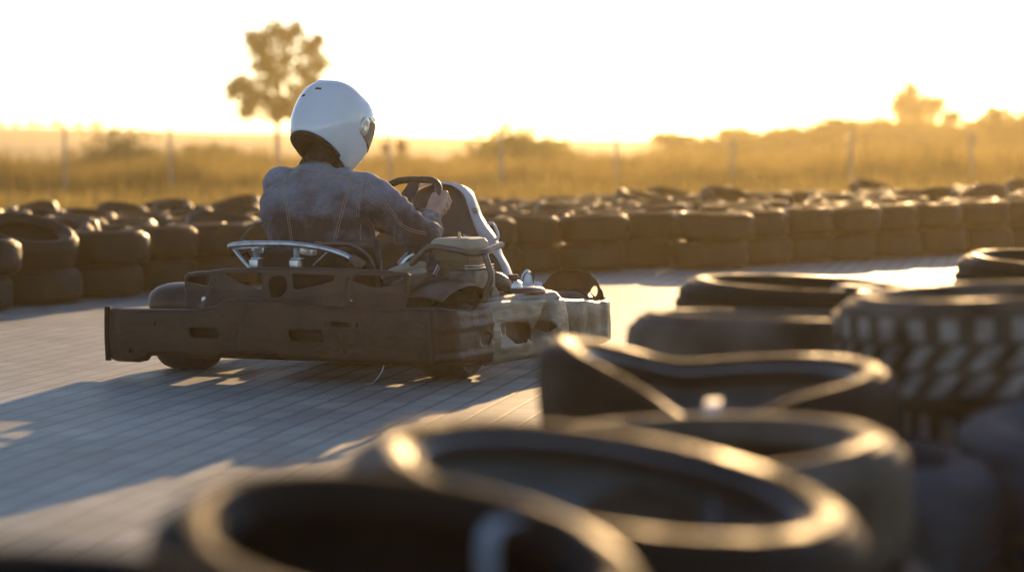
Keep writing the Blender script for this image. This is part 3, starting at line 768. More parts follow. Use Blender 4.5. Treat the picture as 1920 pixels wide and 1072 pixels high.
bm = bmesh.new(); tube(bm, [(.508, .80, .29), (.508, .815, .335), (.508, .855, .352), (.508, .895, .335), (.508, .91, .28)], .002, 6, 5); obj('brake_cable', bm, M['chassis'], kart)

# side pods
def pod_path(sd):
    def f(s):   # s = local y
        x = .745-.035*max(0, (s-.60)/.25)**2 if s > .6 else .745
        if s < .02: x = .745-.02*((.02-s)/.05)**2
        return sd*x, s, sd, 0
    return f
def pod_disp(s, z, t):
    d = .014*math.sin(min(max((z-.05)/.2, 0), 1)*math.pi)
    d += .005*noise.noise(Vector((s*6, z*12, 1)))+.003*noise.noise(Vector((s*14, z*34, 2)))
    d -= .030*math.exp(-((s-.46-.8*(z-.15))/.03)**2)*math.exp(-((z-.15)/.08)**2)
    if .12 < s < .55: d -= .022*(1-min(1, abs(z-.155)/.05))
    return d
ptop = [(-.03, .264), (.0, .281), (.05, .283), (.45, .270), (.72, .256)]
pbot = [(-.03, .062), (.05, .048), (.5, .045), (.72, .055)]
holes = [rounded([(.16, .195), (.36, .190), (.40, .165), (.43, .130), (.42, .105), (.37, .112), (.36, .125), (.33, .110), (.24, .112), (.20, .14)], .012),
         rounded([(.46, .19), (.54, .18), (.60, .15), (.52, .13), (.47, .15)], .015)]
for sd in (1, -1):
    o = solid(obj('side_pod', panel(pod_path(sd), ptop, pbot, holes if sd > 0 else [], step=.007, roll=.016, disp=pod_disp), M['worn_plastic'], kart, fin=False), .007)
    if sd > 0: o['label'] = 'gouged pale side pod with a torn opening'
bm = bmesh.new()
loft_box(bm, [(.262, .56, .735, .08, .72), (.283, .57, .725, .10, .70), (.296, .60, .705, .14, .66)], .04, 5)
obj('pod_top', bm, M['worn_plastic'], kart)
bm = bmesh.new(); box(bm, (.69, .40, .155), (.03, .50, .15), .01); obj('pod_inner', bm, M['mid_plastic'], kart)

# front bumper wrap and nose
def fb_path(s):
    # runs from the right side (s=0 at y=.70) round the front to the left
    L1 = .45; r = .14; xe = .725
    if s < L1: return xe+.012*math.sin(s/L1*math.pi), .70+s, 1, 0
    a = r*math.pi/2
    if s < L1+a:
        q = (s-L1)/r; return xe-r*(1-math.cos(q)), .70+L1+r*math.sin(q), math.cos(q), math.sin(q)
    W_ = 2*(xe-r)
    if s < L1+a+W_: return xe-r-(s-L1-a), .70+L1+r+.10*math.sin((s-L1-a)/W_*math.pi), 0, 1
    s2 = s-L1-a-W_
    if s2 < a:
        q = s2/r; return -(xe-r)-r*math.sin(q), .70+L1+r*math.cos(q), -math.sin(q), math.cos(q)
    return -xe, .70+L1-(s2-a), -1, 0
LT = .90+.14*math.pi+1.17
ftop = [(0, .253), (.20, .240), (.38, .222), (.46, .222), (.60, .225), (LT/2, .26), (LT-.6, .225), (LT, .25)]
fbot = [(0, .055), (.42, .045), (LT/2, .05), (LT, .055)]
def fb_disp(s, z, t): return .008*noise.noise(Vector((s*9, z*14, 7)))+.010*math.exp(-((s-.42)/.03)**2)
o = solid(obj('front_bumper', panel(fb_path, ftop, fbot, [], step=.012, roll=.016, disp=fb_disp), mat('bumper_front', (.06, .036, .02), .42, .5, col2=(.20, .165, .11), vscale=7, bump=.4, bscale=30), kart, fin=False), .006)
# front fenders: tall curved shells round the outside of the front wheels
for sd in (1, -1):
    outl = [(-.27, .262), (-.20, .275), (-.13, .318), (-.06, .335), (.06, .337), (.16, .330), (.24, .308), (.30, .270), (.335, .225), (.345, .195), (.20, .192), (-.27, .205)]
    hole = [(.215+.040*math.cos(q)*1.0+.012*math.sin(q), .248+.026*math.sin(q)) for q in [2*math.pi*k/20 for k in range(20)]]
    def ff_path(s, sd=sd):    # s from inner-front to outer-rear corner of the shell
        x = .32+.375*(s+.27)/.615; y = 1.30-.10*max(0, (s+.05)/.40)**2.2 if s > -.05 else 1.30
        return sd*x, y, 0, 1
    tt = [(-.27, .262), (-.20, .275), (-.13, .318), (-.06, .335), (.06, .337), (.16, .330), (.24, .303), (.30, .262), (.335, .225)]
    bb = [(-.27, .19), (.335, .185)]
    o = solid(obj('front_fender', panel(ff_path, tt, bb, [hole], step=.008, roll=.010), M['fender'], kart, fin=False), .004)
    if sd > 0: o['label'] = 'translucent brown fender with an oval hole beside the right front wheel'
bm = bmesh.new()
prism(bm, [(.44, .20), (.50, .235), (.58, .272), (.60, .268), (.635, .225), (.68, .215), (.69, .20)], 'Y', 1.16, 1.22, .006)
obj('front_bracket', bm, M['mid_plastic'], kart)
# nose cone
bm = bmesh.new(); rows = []
for k in range(9):
    y = 1.0+.40*k/8; h = .24-.13*(k/8)**2; hw = .24-.03*k/8
    rows.append([bm.verts.new((hw*math.sin(a), y, .06+h*max(0, math.cos(a))**.7)) for a in [R(-90+180*j/16) for j in range(17)]])
for a, c in zip(rows, rows[1:]):
    for j in range(16): bm.faces.new((a[j], a[j+1], c[j+1], c[j]))
bm.faces.new(rows[-1]); obj('nose_cone', bm, M['mid_plastic'], kart)

# upright front fairing: dark panel with a pale flanged edge
def fairing():
    edge = [(-.02, 1.07, .715), (.05, 1.06, .712), (.10, 1.05, .700), (.145, 1.035, .672), (.175, 1.02, .625), (.205, 1.0, .578), (.245, .98, .535), (.285, .965, .495), (.31, .955, .455), (.325, .95, .42), (.355, .945, .375), (.375, .94, .33), (.385, .94, .28)]
    wd = [.004, .010, .016, .020, .024, .026, .034, .040, .030, .014, .014, .014, .014]
    E = smooth_path(edge, 5); Wd = [v.x for v in smooth_path([(q, 0, 0) for q in wd], 5)]
    bm = bmesh.new()
    inner = []; outer = []; back = []
    for p, q in zip(E, Wd):
        inner.append(Vector((p.x-q, p.y-.010, p.z-q*.55))); outer.append(Vector((p.x+.003, p.y, p.z+.003))); back.append(Vector((p.x+.004, p.y+.03, p.z-.004)))
    def strip(A, B, m=1):
        va = [bm.verts.new((m*a.x, a.y, a.z)) for a in A]; vb = [bm.verts.new((m*a.x, a.y, a.z)) for a in B]
        for i in range(len(va)-1): bm.faces.new((va[i], va[i+1], vb[i+1], vb[i]))
    strip(inner, outer, 1); strip(outer, back, 1); strip(outer, back, -1)
    bmesh.ops.remove_doubles(bm, verts=bm.verts, dist=.001)
    f = solid(obj('fairing_edge', bm, M['white_plastic'], kart), .003); f['label'] = 'pale flanged edge of the front fairing'
    bm = bmesh.new()
    L = [bm.verts.new((-p.x+.002, p.y, p.z)) for p in inner]; Rr = [bm.verts.new((p.x+.002, p.y, p.z)) for p in inner]
    cols = [L]
    for c in range(1, 10):
        t = c/10; cols.append([bm.verts.new((a.co.x+(b_.co.x-a.co.x)*t, a.co.y+.06*math.sin(t*math.pi), a.co.z)) for a, b_ in zip(L, Rr)])
    cols.append(Rr)
    for a, c in zip(cols, cols[1:]):
        for i in range(len(a)-1): bm.faces.new((a[i], a[i+1], c[i+1], c[i]))
    solid(obj('front_fairing', bm, mat('fairing_inner', (.075, .045, .03), .45, .5, vary=.2, vscale=6), kart), .004)
    # loop hole on the edge, round bolt, small slit
    bm = bmesh.new()
    tube(bm, [(.262, .975, .545), (.285, .965, .548), (.305, .955, .535), (.322, .95, .505), (.32, .95, .485), (.305, .955, .480)], .006, 10, 6)
    obj('edge_loop', bm, M['white_plastic'], f)
    bm = bmesh.new(); lathe(bm, [(.008, -.006), (.014, -.006), (.014, .006), (.008, .006)], 20, 'Y', (.192, .995, .60)); obj('bolt_ring', bm, M['steel'], f)
    bm = bmesh.new(); tube(bm, [(.155, .955, .498), (.175, .955, .489), (.215, .955, .488), (.245, .96, .492)], .0045, 8, 4); obj('slit_trim', bm, M['white_plastic'], f)
fairing()

# steering wheel
WC = Vector((.02, .70, .635)); TL = R(46)
wt = Vector((0, math.sin(TL), math.cos(TL))); wn_ = Vector((0, -math.cos(TL), math.sin(TL)))
st = empty('steering_wheel', WC, 0, kart)
def wp(a, b, c=0): return Vector((a, 0, 0))+wt*b+wn_*c
bm = bmesh.new()
ol = [(-.08, .135), (-.04, .14), (.04, .14), (.08, .135), (.115, .11), (.135, .07), (.148, .03), (.150, -.03), (.135, -.08), (.10, -.12), (.05, -.145), (0, -.15), (-.05, -.145), (-.10, -.12), (-.135, -.08), (-.150, -.03), (-.148, .03), (-.135, .07), (-.115, .11)]
ol.append(ol[0]); tube(bm, [wp(a, b) for a, b in ol], .0145, 14, 5, closed=True)
obj('wheel_rim', bm, M['wheel_grip'], st)
bm = bmesh.new()
for pts in ([(-.022, .135), (.022, .135), (.035, .06), (.032, -.05), (-.032, -.05), (-.035, .06)],):
    A = [bm.verts.new(wp(a, b, -.004)) for a, b in pts]; B = [bm.verts.new(wp(a, b, .004)) for a, b in pts]
    bm.faces.new(A); bm.faces.new(B[::-1])
    for i in range(len(A)): bm.faces.new((A[i], B[i], B[(i+1) % len(A)], A[(i+1) % len(A)]))
for s in (-1, 1): tube(bm, [wp(s*.02, -.02), wp(s*.08, -.03, -.005), wp(s*.14, -.04)], .010, 8, 3)
tube(bm, [wp(0, 0, -.006), wp(0, 0, .02)], .04, 20, 1)
obj('spoke', bm, M['wheel_grip'], st)
bm = bmesh.new(); tube(bm, [WC, Vector((.03, 1.05, .25))], .012, 10, 1); obj('steering_column', bm, M['steel'], kart)
# brake parts seen between the driver's hip and the engine
bm = bmesh.new()
tube(bm, [(.20, .34, .40), (.23, .36, .435), (.27, .38, .455), (.31, .40, .455)], [.018, .020, .018, .012], 12, 5)
box(bm, (.36, .42, .43), (.05, .04, .05), .01); tube(bm, [(.30, .44, .36), (.33, .45, .42), (.36, .46, .47)], .008, 8, 3); tube(bm, [(.36, .40, .38), (.38, .42, .42), (.35, .44, .45)], .006, 8, 3)
obj('brake_caliper', bm, M['alu'], kart)
bm = bmesh.new(); tube(bm, [(.22, .15, .39), (.27, .14, .397), (.34, .12, .393)], .006, 8, 4); tube(bm, [(.26, .35, .42), (.30, .34, .38), (.33, .30, .34), (.33, .22, .30)], .02, 10, 4)
obj('hose', bm, M['chassis'], kart)
bm = bmesh.new(); tube(bm, [(.50, -.31, .09), (.495, -.33, .05), (.47, -.35, .01), (.44, -.36, .006)], .0016, 6, 5); obj('loose_wire', bm, M['steel'], kart)

# ------------------------------------------------------------------ driver
person = empty('person', (KX, KY, .004), -YAW)
tag(person, 'kart driver in a white full face helmet and denim jacket gripping the steering wheel', 'person')
def ell(bm, c, r, seg=16, rot=None):
    t = bmesh.new(); bmesh.ops.create_uvsphere(t, u_segments=seg, v_segments=seg//2+2, radius=1)
    Mx = Euler(rot).to_matrix() if rot else Matrix.Identity(3)
    for v in t.verts: v.co = Vector(c)+Mx @ Vector((v.co.x*r[0], v.co.y*r[1], v.co.z*r[2]))
    me = bpy.data.meshes.new('t'); t.to_mesh(me); t.free(); bm.from_mesh(me); bpy.data.meshes.remove(me)
def loft_ell(bm, secs, seg=32):
    """secs: (cx, cy, cz, a, b, tiltx, pow)"""
    rings = []
    for cx, cy, cz, a, b, tx, pw in secs:
        ring = []
        for k in range(seg):
            q = 2*math.pi*k/seg; c, s = math.cos(q), math.sin(q)
            x = a*math.copysign(abs(c)**pw, c); y = b*math.copysign(abs(s)**pw, s)
            ring.append(bm.verts.new((cx+x, cy+y*math.cos(tx), cz+y*math.sin(tx))))
        rings.append(ring)
    for A, B in zip(rings, rings[1:]):
        for k in range(seg): bm.faces.new((A[k], A[(k+1) % seg], B[(k+1) % seg], B[k]))
    bm.faces.new(rings[0][::-1]); bm.faces.new(rings[-1])
def remesh(bm, name, vox, m, parent, smooth=3):
    bmesh.ops.recalc_face_normals(bm, faces=bm.faces)
    me = bpy.data.meshes.new(name); bm.to_mesh(me); bm.free()
    o = bpy.data.objects.new(name, me); COL.objects.link(o)
    md = o.modifiers.new('r', 'REMESH'); md.mode = 'VOXEL'; md.voxel_size = vox; md.use_smooth_shade = True
    if smooth:
        ms = o.modifiers.new('s', 'SMOOTH'); ms.factor = .5; ms.iterations = smooth
    bpy.context.view_layer.update()
    ev = o.evaluated_get(bpy.context.evaluated_depsgraph_get()); me2 = bpy.data.meshes.new_from_object(ev)
    o.modifiers.clear(); o.data = me2; me2.name = name; bpy.data.meshes.remove(me)
    me2.materials.clear(); me2.materials.append(m); o.parent = parent
    for p in me2.polygons: p.use_smooth = True
    return o
SHL = Vector((-.305, .26, .725)); SHR = Vector((.068, .29, .700))
ELL = Vector((-.33, .47, .53)); ELR = Vector((.268, .36, .530))
WRR = Vector((.200, .585, .572)); WRL = Vector((-.15, .60, .61))
HC = Vector((-.075, .30, .966))
# body: one continuous surface (torso, neck, head, arms, legs, hands with five fingers)
bm = bmesh.new()
loft_ell(bm, [(-.08, .24, .15, .15, .11, 0, .9), (-.08, .24, .25, .155, .11, 0, .9), (-.10, .23, .42, .145, .10, 0, .9), (-.12, .24, .58, .165, .10, .1, .9), (-.125, .26, .70, .17, .095, .2, .9), (-.125, .28, .76, .12, .07, .3, .9)], 24)
tube(bm, [(-.12, .28, .74), (-.105, .305, .84), HC], [.062, .058, .06], 16, 4)
ell(bm, HC, (.075, .095, .11), 20, (R(-28), 0, 0))
ell(bm, HC+Vector((0, .085, -.03)), (.012, .018, .02), 10)
for s in (-1, 1): ell(bm, HC+Vector((s*.075, 0, -.01)), (.012, .02, .03), 10)
for S, E_, W_ in ((SHL, ELL, WRL), (SHR, ELR, WRR)):
    tube(bm, [S, S.lerp(E_, .5), E_, E_.lerp(W_, .4), W_], [.052, .046, .042, .038, .026], 16, 5)
for s in (-1, 1):
    hx_ = -.08+s*.09; kn = Vector((-.05+s*.17, .72, .36)); an = Vector((-.03+s*.12, 1.02, .12))
    tube(bm, [(hx_, .24, .18), Vector((hx_, .24, .18)).lerp(kn, .5), kn, kn.lerp(an, .4), an], [.085, .075, .056, .052, .036], 16, 5)
    tube(bm, [an, an+Vector((0, .08, .02)), an+Vector((0, .17, .06))], [.036, .036, .026], 12, 3)
def hand(bm, G, side, W_):
    """closes round the rim at G; side=+1 right hand, -1 left"""
    X = Vector((side, 0, 0)); tt = (wt+X*.10).normalized(); n = wn_
    offs = [.038, .013, -.012, -.036]; ln = [.95, 1.06, 1.0, .84]
    knuck = []
    for o_, l_ in zip(offs, ln):
        c = G+tt*o_
        mcp = c+X*.043*l_+n*.034; pip = c+X*(.044*l_)-n*.010; dip = c+X*.010-n*(.028*l_); tip = c-X*.016-n*.018
        mid = c+X*.030*l_-n*.024
        tube(bm, [mcp, pip, mid, dip, tip], [.0130, .0122, .0110, .0098, .0086], 12, 4); ell(bm, mcp+X*.002+n*.002, (.0150, .0150, .0150), 10); ell(bm, pip, (.0132, .0132, .0132), 10); ell(bm, tip, (.0082, .0082, .0082), 8); knuck.append(mcp)
    # palm from the knuckle row to the wrist
    for k, mcp in enumerate(knuck):
        base = W_+tt*(offs[k]*.45)+X*.004
        tube(bm, [mcp, mcp.lerp(base, .5)+X*.006, base], [.0155, .0200, .0215], 12, 4)
    # heel of the hand against the rim
    tube(bm, [G+tt*.02+X*.022+n*.026, G-tt*.025+X*.020+n*.030], .020, 12, 1)
    th0 = W_.lerp(G, .35)+n*.012-X*.008; tube(bm, [th0, G+tt*.018+n*.032-X*.004, G+tt*.040+n*.026-X*.012, G+tt*.052+n*.014-X*.020], [.020, .0145, .0125, .0095], 12, 5)
    ell(bm, G+tt*.052+n*.014-X*.020, (.0095, .0095, .0095), 8)
    tube(bm, [W_-(G-W_)*.5, W_, W_.lerp(G, .4)+X*.010], [.026, .026, .028], 14, 4)
GRP = WC+wp(.150, -.015); GLP = WC+wp(-.148, .03)
hand(bm, GRP, 1, WRR); hand(bm, GLP, -1, WRL)
remesh(bm, 'body', .0042, M['skin'], person, 2)

# trousers and shoes
bm = bmesh.new()
loft_ell(bm, [(-.08, .24, .14, .17, .12, 0, .85), (-.08, .24, .25, .178, .125, 0, .9), (-.08, .24, .36, .17, .12, 0, .9), (-.09, .24, .40, .16, .11, 0, .9)], 28)
for s in (-1, 1):
    hx_ = -.08+s*.09; kn = Vector((-.05+s*.17, .72, .36)); an = Vector((-.03+s*.12, 1.02, .12))
    tube(bm, [(hx_, .24, .20), Vector((hx_, .24, .20)).lerp(kn, .5), kn, kn.lerp(an, .4), an.lerp(kn, .08)], [.10, .09, .072, .064, .052], 20, 6)
remesh(bm, 'trousers', .008, M['jeans'], person, 4)
for s in (-1, 1):
    an = Vector((-.03+s*.12, 1.02, .12)); bm = bmesh.new()
    tube(bm, [an+Vector((0, -.04, -.02)), an+Vector((0, .04, 0)), an+Vector((0, .13, .05)), an+Vector((0, .20, .085))], [.034, .045, .042, .026], 16, 4)
    obj('shoe', bm, M['chassis'], person)

# jacket
bm = bmesh.new()
loft_ell(bm, [(-.065, .235, .355, .222, .140, 0, .82), (-.070, .232, .44, .226, .142, 0, .82), (-.095, .228, .52, .230, .144, 0, .82), (-.115, .228, .60, .238, .143, .05, .82),
              (-.128, .235, .67, .238, .135, .12, .85), (-.128, .245, .72, .218, .122, .2, .88), (-.126, .258, .765, .170, .100, .25, .95), (-.120, .270, .800, .105, .080, .3, 1), (-.115, .28, .835, .070, .065, .3, 1)], 40)
tube(bm, [SHL+Vector((.07, -.01, .0)), SHL, SHL.lerp(ELL, .5), ELL, ELL.lerp(WRL, .5), WRL.lerp(ELL, .08)], [.062, .070, .070, .064, .058, .046], 22, 6)
tube(bm, [SHR+Vector((-.09, -.01, -.005)), SHR, SHR.lerp(ELR, .45)+Vector((.012, -.005, .0)), ELR+Vector((.004, -.012, -.012)), ELR.lerp(WRR, .5)+Vector((.01, 0, -.01)), WRR.lerp(ELR, .20)], [.066, .078, .078, .074, .068, .058], 24, 6)
jk = remesh(bm, 'jacket', .0055, M['denim'], person, 6)
# folds
def fold(p):
    d = 0
    # diagonal drag lines from the armpit over the upper arm, bunching at the elbow, soft folds on the back
    q = Vector((p.x*7, p.y*7, p.z*7))
    d += .0045*noise.noise(q)+.0022*noise.noise(q*2.7)
    # arm coordinate
    ax = (ELR-SHR); t = (p-SHR).dot(ax)/ax.dot(ax)
    if p.x > .06 and t > .15:
        ph = (p-SHR).dot(ax.normalized())
        w_ = min(1, max(0, (t-.15)/.5))
        d += .0075*w_*math.sin(ph*95+p.x*26+4*noise.noise(p*9))*(.4+.6*abs(noise.noise(p*6)))
    rg = 1-abs(noise.noise(Vector((p.x*5+p.z*3, p.y*3, p.z*8))))*5
    if rg > 0: d += .0045*rg**2*(.3 if p.z > .62 and p.x < .1 else 1)
    rg = 1-abs(noise.noise(Vector((p.x*9-p.z*7+4, p.y*6, p.z*4+2))))*6
    if rg > 0: d -= .0035*rg**2
    # hem / waist bunching
    if p.z < .62 and p.x < .2:
        d += .004*math.sin(p.z*70+p.x*11+3*noise.noise(p*5))*max(0, noise.noise(p*4+Vector((3, 1, 2))))*1.6
    d += .004*math.sin((p.x*.6+p.z)*38+2.5*noise.noise(p*4))*max(0, noise.noise(p*3.1+Vector((7, 7, 1))))
    return d
me = jk.data; me.update()
nr = [v.normal.copy() for v in me.vertices]
for v, n_ in zip(me.vertices, nr): v.co = v.co+n_*fold(v.co)
me.update()
bvh = BVHTree.FromPolygons([v.co for v in me.vertices], [p.vertices[:] for p in me.polygons])
VD = Vector((-.519, .854, -.012)).normalized()      # seams are laid on the back by dropping points along the jacket's depth
def on_jacket(pts, n, d=VD, lift=.0012):
    out = []
    for p in smooth_path(pts, n):
        hit = bvh.ray_cast(Vector(p)-d*1.2, d)
        if hit[0] is not None: out.append((hit[0]+hit[1]*lift, hit[1]))
    return out
def seam(pts, double=True, sep=.009, n=14, d=VD):
    bm = bmesh.new(); L = on_jacket(pts, n, d)
    if len(L) < 3: return None
    line = [a for a, b in L]
    tube(bm, line, .0021, 6, 1)
    o = obj('seam', bm, M['denim'], jk)
    bm = bmesh.new()
    for sgn in ((-1, 1) if double else (1,)):
        acc = 0
        for i in range(1, len(L)-1):
            t = (L[i+1][0]-L[i-1][0]).normalized(); s_ = t.cross(L[i][1]).normalized()*sep*.5*sgn
            a = L[i][0]+s_; ln = (L[i+1][0]-L[i][0])
            steps = max(1, int(ln.length/.0055))
            for k in range(steps):
                p = a+ln*((k+.2)/steps); q = a+ln*((k+.75)/steps)
                tube(bm, [p+L[i][1]*.0004, (p+q)/2+L[i][1]*.0008, q+L[i][1]*.0004], .0011, 4, 1)
    if len(bm.verts): obj('stitching', bm, M['stitch'], o)
    return o
# coordinates on a plane through the back (x, y, z): yoke, two back panels, armhole, sleeve
seam([(-.262, .1, .800), (-.212, .1, .799), (-.094, .1, .785), (.068, .1, .757), (.188, .1, .735)])
seam([(.128, .1, .745), (.098, .1, .672), (.072, .1, .595), (.056, .1, .545), (.038, .1, .490)])
seam([(-.163, .1, .783), (-.175, .1, .704), (-.167, .1, .62), (-.15, .1, .500)])
seam([(.195, .1, .755), (.175, .1, .698), (.155, .1, .651), (.152, .1, .600)])
seam([(.202, .1, .742), (.215, .1, .712), (.267, .1, .668), (.313, .1, .614), (.353, .1, .567), (.406, .1, .544), (.465, .1, .532)])
seam([(.17, .1, .57), (.165, .1, .537), (.168, .1, .485)], False)
seam([(-.05, .1, .500), (.0, .1, .497), (.06, .1, .488), (.12, .1, .478)], True)
# collar, cuff, hem
bm = bmesh.new(); NC = Vector((-.118, .300, .835)); ring0 = []; rings = []
for (dz, ra, rb, oy) in ((-.035, .098, .088, -.004), (-.005, .086, .078, 0), (.030, .080, .072, .008), (.052, .079, .071, .014), (.050, .073, .065, .014), (.02, .072, .064, .006), (-.02, .078, .070, 0)):
    rings.append([bm.verts.new(NC+Vector((ra*math.cos(q), rb*math.sin(q)+oy+.25*dz, dz-.018*math.sin(q)+.003*math.sin(3*q)))) for q in [2*math.pi*k/36 for k in range(36)]])
for A, B in zip(rings, rings[1:]):
    for k in range(36): bm.faces.new((A[k], A[(k+1) % 36], B[(k+1) % 36], B[k]))
obj('collar', bm, mat('collar', (.055, .038, .034), .9, .2, vary=.3, vscale=25, bump=.3, bscale=250), jk)
for W_, E_ in ((WRR, ELR), (WRL, ELL)):
    bm = bmesh.new(); a = W_.lerp(E_, .26); b_ = W_.lerp(E_, .10)
    tube(bm, [a, a.lerp(b_, .5), b_], [.060, .057, .052], 26, 3, caps=False); tube(bm, [b_, a], [.047, .050], 26, 1, caps=False)
    o = solid(obj('cuff', bm, mat('cuff', (.30, .31, .33), .85, .2, vary=.15, vscale=30, bump=.3, bscale=200), jk), .003); o['label'] = 'pale lining cuff'
bm = bmesh.new(); c = WRR.lerp(ELR, .10)+Vector((.044, .0, -.022)); lathe(bm, [(0, 0), (.008, 0), (.009, .002), (.006, .004), (0, .003)], 14, 'X', c, closed=False); obj('button', bm, M['brass'], jk)

# helmet
hm = empty('helmet', HC, 0, person); hm.rotation_euler = (Euler((R(-26), R(4), 0)).to_matrix().to_4x4()).to_euler(); hm.rotation_euler = (Matrix.Rotation(R(-8), 3, 'Z') @ Matrix.Rotation(R(-27), 3, 'X') @ Matrix.Rotation(R(3), 3, 'Y')).to_euler()
def hpt(u, v, k=1):
    """u azimuth (0 = front +Y), v elevation"""
    cu, su = math.cos(u), math.sin(u); cv, sv = math.cos(v), math.sin(v)
    fr = max(0, cu); bk = max(0, -cu)
    rx = .138; ry = .172 if cu > 0 else .168; rz = .160 if sv > 0 else .182
    p = 2.5
    n_ = (abs(su*cv)**p+abs(cu*cv)**p+abs(sv)**p)**(-1/p)
    x, y, z = su*cv*n_*rx, cu*cv*n_*ry, sv*n_*rz
    if z < -.02 and cu > 0: y += .010*min(1, (-.02-z)/.08)*fr**.5      # chin bar
    if z < 0: x *= 1-.9*z*z/.02*.10
    y -= .012*math.exp(-((z-.06)/.05)**2)*bk**2*-1*.6
    return Vector((x*k, y*k, z*k))
def cutz(u):   # lower edge of the shell by azimuth (0 front)
    return -.150-.012*math.cos(u) if math.cos(u) > 0 else -.138+.030*abs(math.cos(u))**1.5
bm = bmesh.new(); NU, NV = 72, 40; grid = []
for i in range(NU):
    u = 2*math.pi*i/NU; col = []
    # elevation where z hits the cut
    lo, hi = -1.5, 0
    for _ in range(24):
        mid = (lo+hi)/2
        if hpt(u, mid).z < cutz(u): lo = mid
        else: hi = mid
    for j in range(NV+1):
        v = hi+(math.pi/2-hi)*j/NV; p = hpt(u, v)
        col.append(bm.verts.new(p))
    grid.append(col)
for i in range(NU):
    A, B = grid[i], grid[(i+1) % NU]
    for j in range(NV):
        u = math.degrees(2*math.pi*(i+.5)/NU); u = u-360 if u > 180 else u
        z = (A[j].co.z+B[j+1].co.z)/2
        if abs(u) < 62 and -.045 < z < .065: continue        # eye port
        bm.faces.new((A[j], B[j], B[j+1], A[j+1]))
bmesh.ops.remove_doubles(bm, verts=bm.verts, dist=1e-4)
solid(obj('helmet_shell', bm, M['helmet'], hm), .005)
def rim_at(k, dz):
    out = []
    for i in range(NU+1):
        u = 2*math.pi*i/NU; lo, hi = -1.5, 0
        for _ in range(24):
            mid = (lo+hi)/2
            if hpt(u, mid).z < cutz(u): lo = mid
            else: hi = mid
        p = hpt(u, hi); out.append(Vector((p.x*k, p.y*k, p.z+dz)))
    return out
bm = bmesh.new(); tube(bm, rim_at(.985, -.004), .0085, 10, 1, closed=True); obj('edge_trim', bm, M['helmet_trim'], hm)
bm = bmesh.new(); r0, r1, r2, r3 = rim_at(.96, -.002), rim_at(.86, -.022), rim_at(.70, -.022), rim_at(.62, .06)
RR = [[bm.verts.new(p) for p in r_[:-1]] for r_ in (r0, r1, r2, r3)]
for A, B in zip(RR, RR[1:]):
    for k in range(NU): bm.faces.new((A[k], A[(k+1) % NU], B[(k+1) % NU], B[k]))
solid(obj('neck_roll', bm, M['helmet_pad'], hm), .006)
bm = bmesh.new(); G = []
for i in range(41):
    u = R(-78+156*i/40); e = abs(-78+156*i/40)/78
    col = []
    for j in range(13):
        z0, z1 = -.052+.02*e**3, .072-.022*e**3; zt = z0+(z1-z0)*j/12
        lo, hi = -1.4, 1.4
        for _ in range(24):
            mid = (lo+hi)/2
            if hpt(u, mid).z < zt: lo = mid
            else: hi = mid
        p = hpt(u, lo); n_ = Vector((p.x, p.y, 0)).normalized(); col.append(bm.verts.new(p+n_*.004))
    G.append(col)
for A, B in zip(G, G[1:]):
    for j in range(12): bm.faces.new((A[j], A[j+1], B[j+1], B[j]))
vis = solid(obj('visor', bm, M['visor'], hm), .002)
for s in (-1, 1):
    p = hpt(s*R(80), .06); n_ = Vector((s*math.sin(R(80)), math.cos(R(80))*.6, .05)).normalized()
    bm = bmesh.new(); Mx = n_.to_track_quat('Z', 'Y').to_matrix()
    lathe(bm, [(0, -.004), (.030, -.004), (.030, .004), (.026, .0065), (.018, .007), (.016, .0095), (.006, .0095), (0, .007)], 28, 'Z', closed=False)
    for v in bm.verts: v.co = p+Mx @ Vector((v.co.x, v.co.y*1.35, v.co.z))
    obj('visor_pivot', bm, M['alu'] if s > 0 else M['helmet_trim'], vis)
hb = None
for x, wv in ((-.062, .012), (.010, .016)):
    bm = bmesh.new(); u = math.atan2(x, -.075); 
    p = Vector((x, -.088, 0)); lo, hi = 0, 1.55
    # find the shell point above (x, y)
    ang = math.atan2(x, -.150)
    for _ in range(30):
        mid = (lo+hi)/2; q = hpt(ang, mid)
        if math.hypot(q.x, q.y) > math.hypot(x, .150): lo = mid
        else: hi = mid
    q = hpt(ang, lo); n_ = q.normalized(); Mx = n_.to_track_quat('Z', 'Y').to_matrix()
    box(bm, (0, 0, 0), (wv*1.9, .011, .005), .002)
    for v in bm.verts: v.co = q+Mx @ Vector(v.co)+n_*.001
    obj('vent', bm, M['helmet_trim'], hm)

bm = bmesh.new(); q = hpt(math.pi, 1.15); ell(bm, (-.025, q.y*.6, .146), (.060, .085, .013), 24, (R(14), 0, 0)); obj('air_scoop', bm, M['helmet'], hm)
# ------------------------------------------------------------------ fence posts
for i, (px, up) in enumerate([(-72, 48), (126, 45), (325, 40), (527, 34), (734, 27), (943, 19), (1159, 10), (1376, 4), (1598, 18), (1823, 10), (2040, 10)]):
    y = 43.8; x = wx(px, y); zt = .88+up*y/4533.3
    if px < 0 or px > 1920: continue
    bm = bmesh.new(); box(bm, (0, 0, zt/2), (.05, .045, zt), .005)
    o = obj('fence_post', bm, M['post']); o.location = (x, y, 0); o.rotation_euler = (0, R(random.uniform(-.6, .6)), random.uniform(0, .4))
    nm = ['first', 'second', 'third', 'fourth', 'fifth', 'sixth', 'seventh', 'eighth', 'ninth'][i-1]
    tag(o, f'thin grey concrete fence post behind the tyre wall, {nm} from the left', 'fence post', 'fence posts behind the tyre wall')

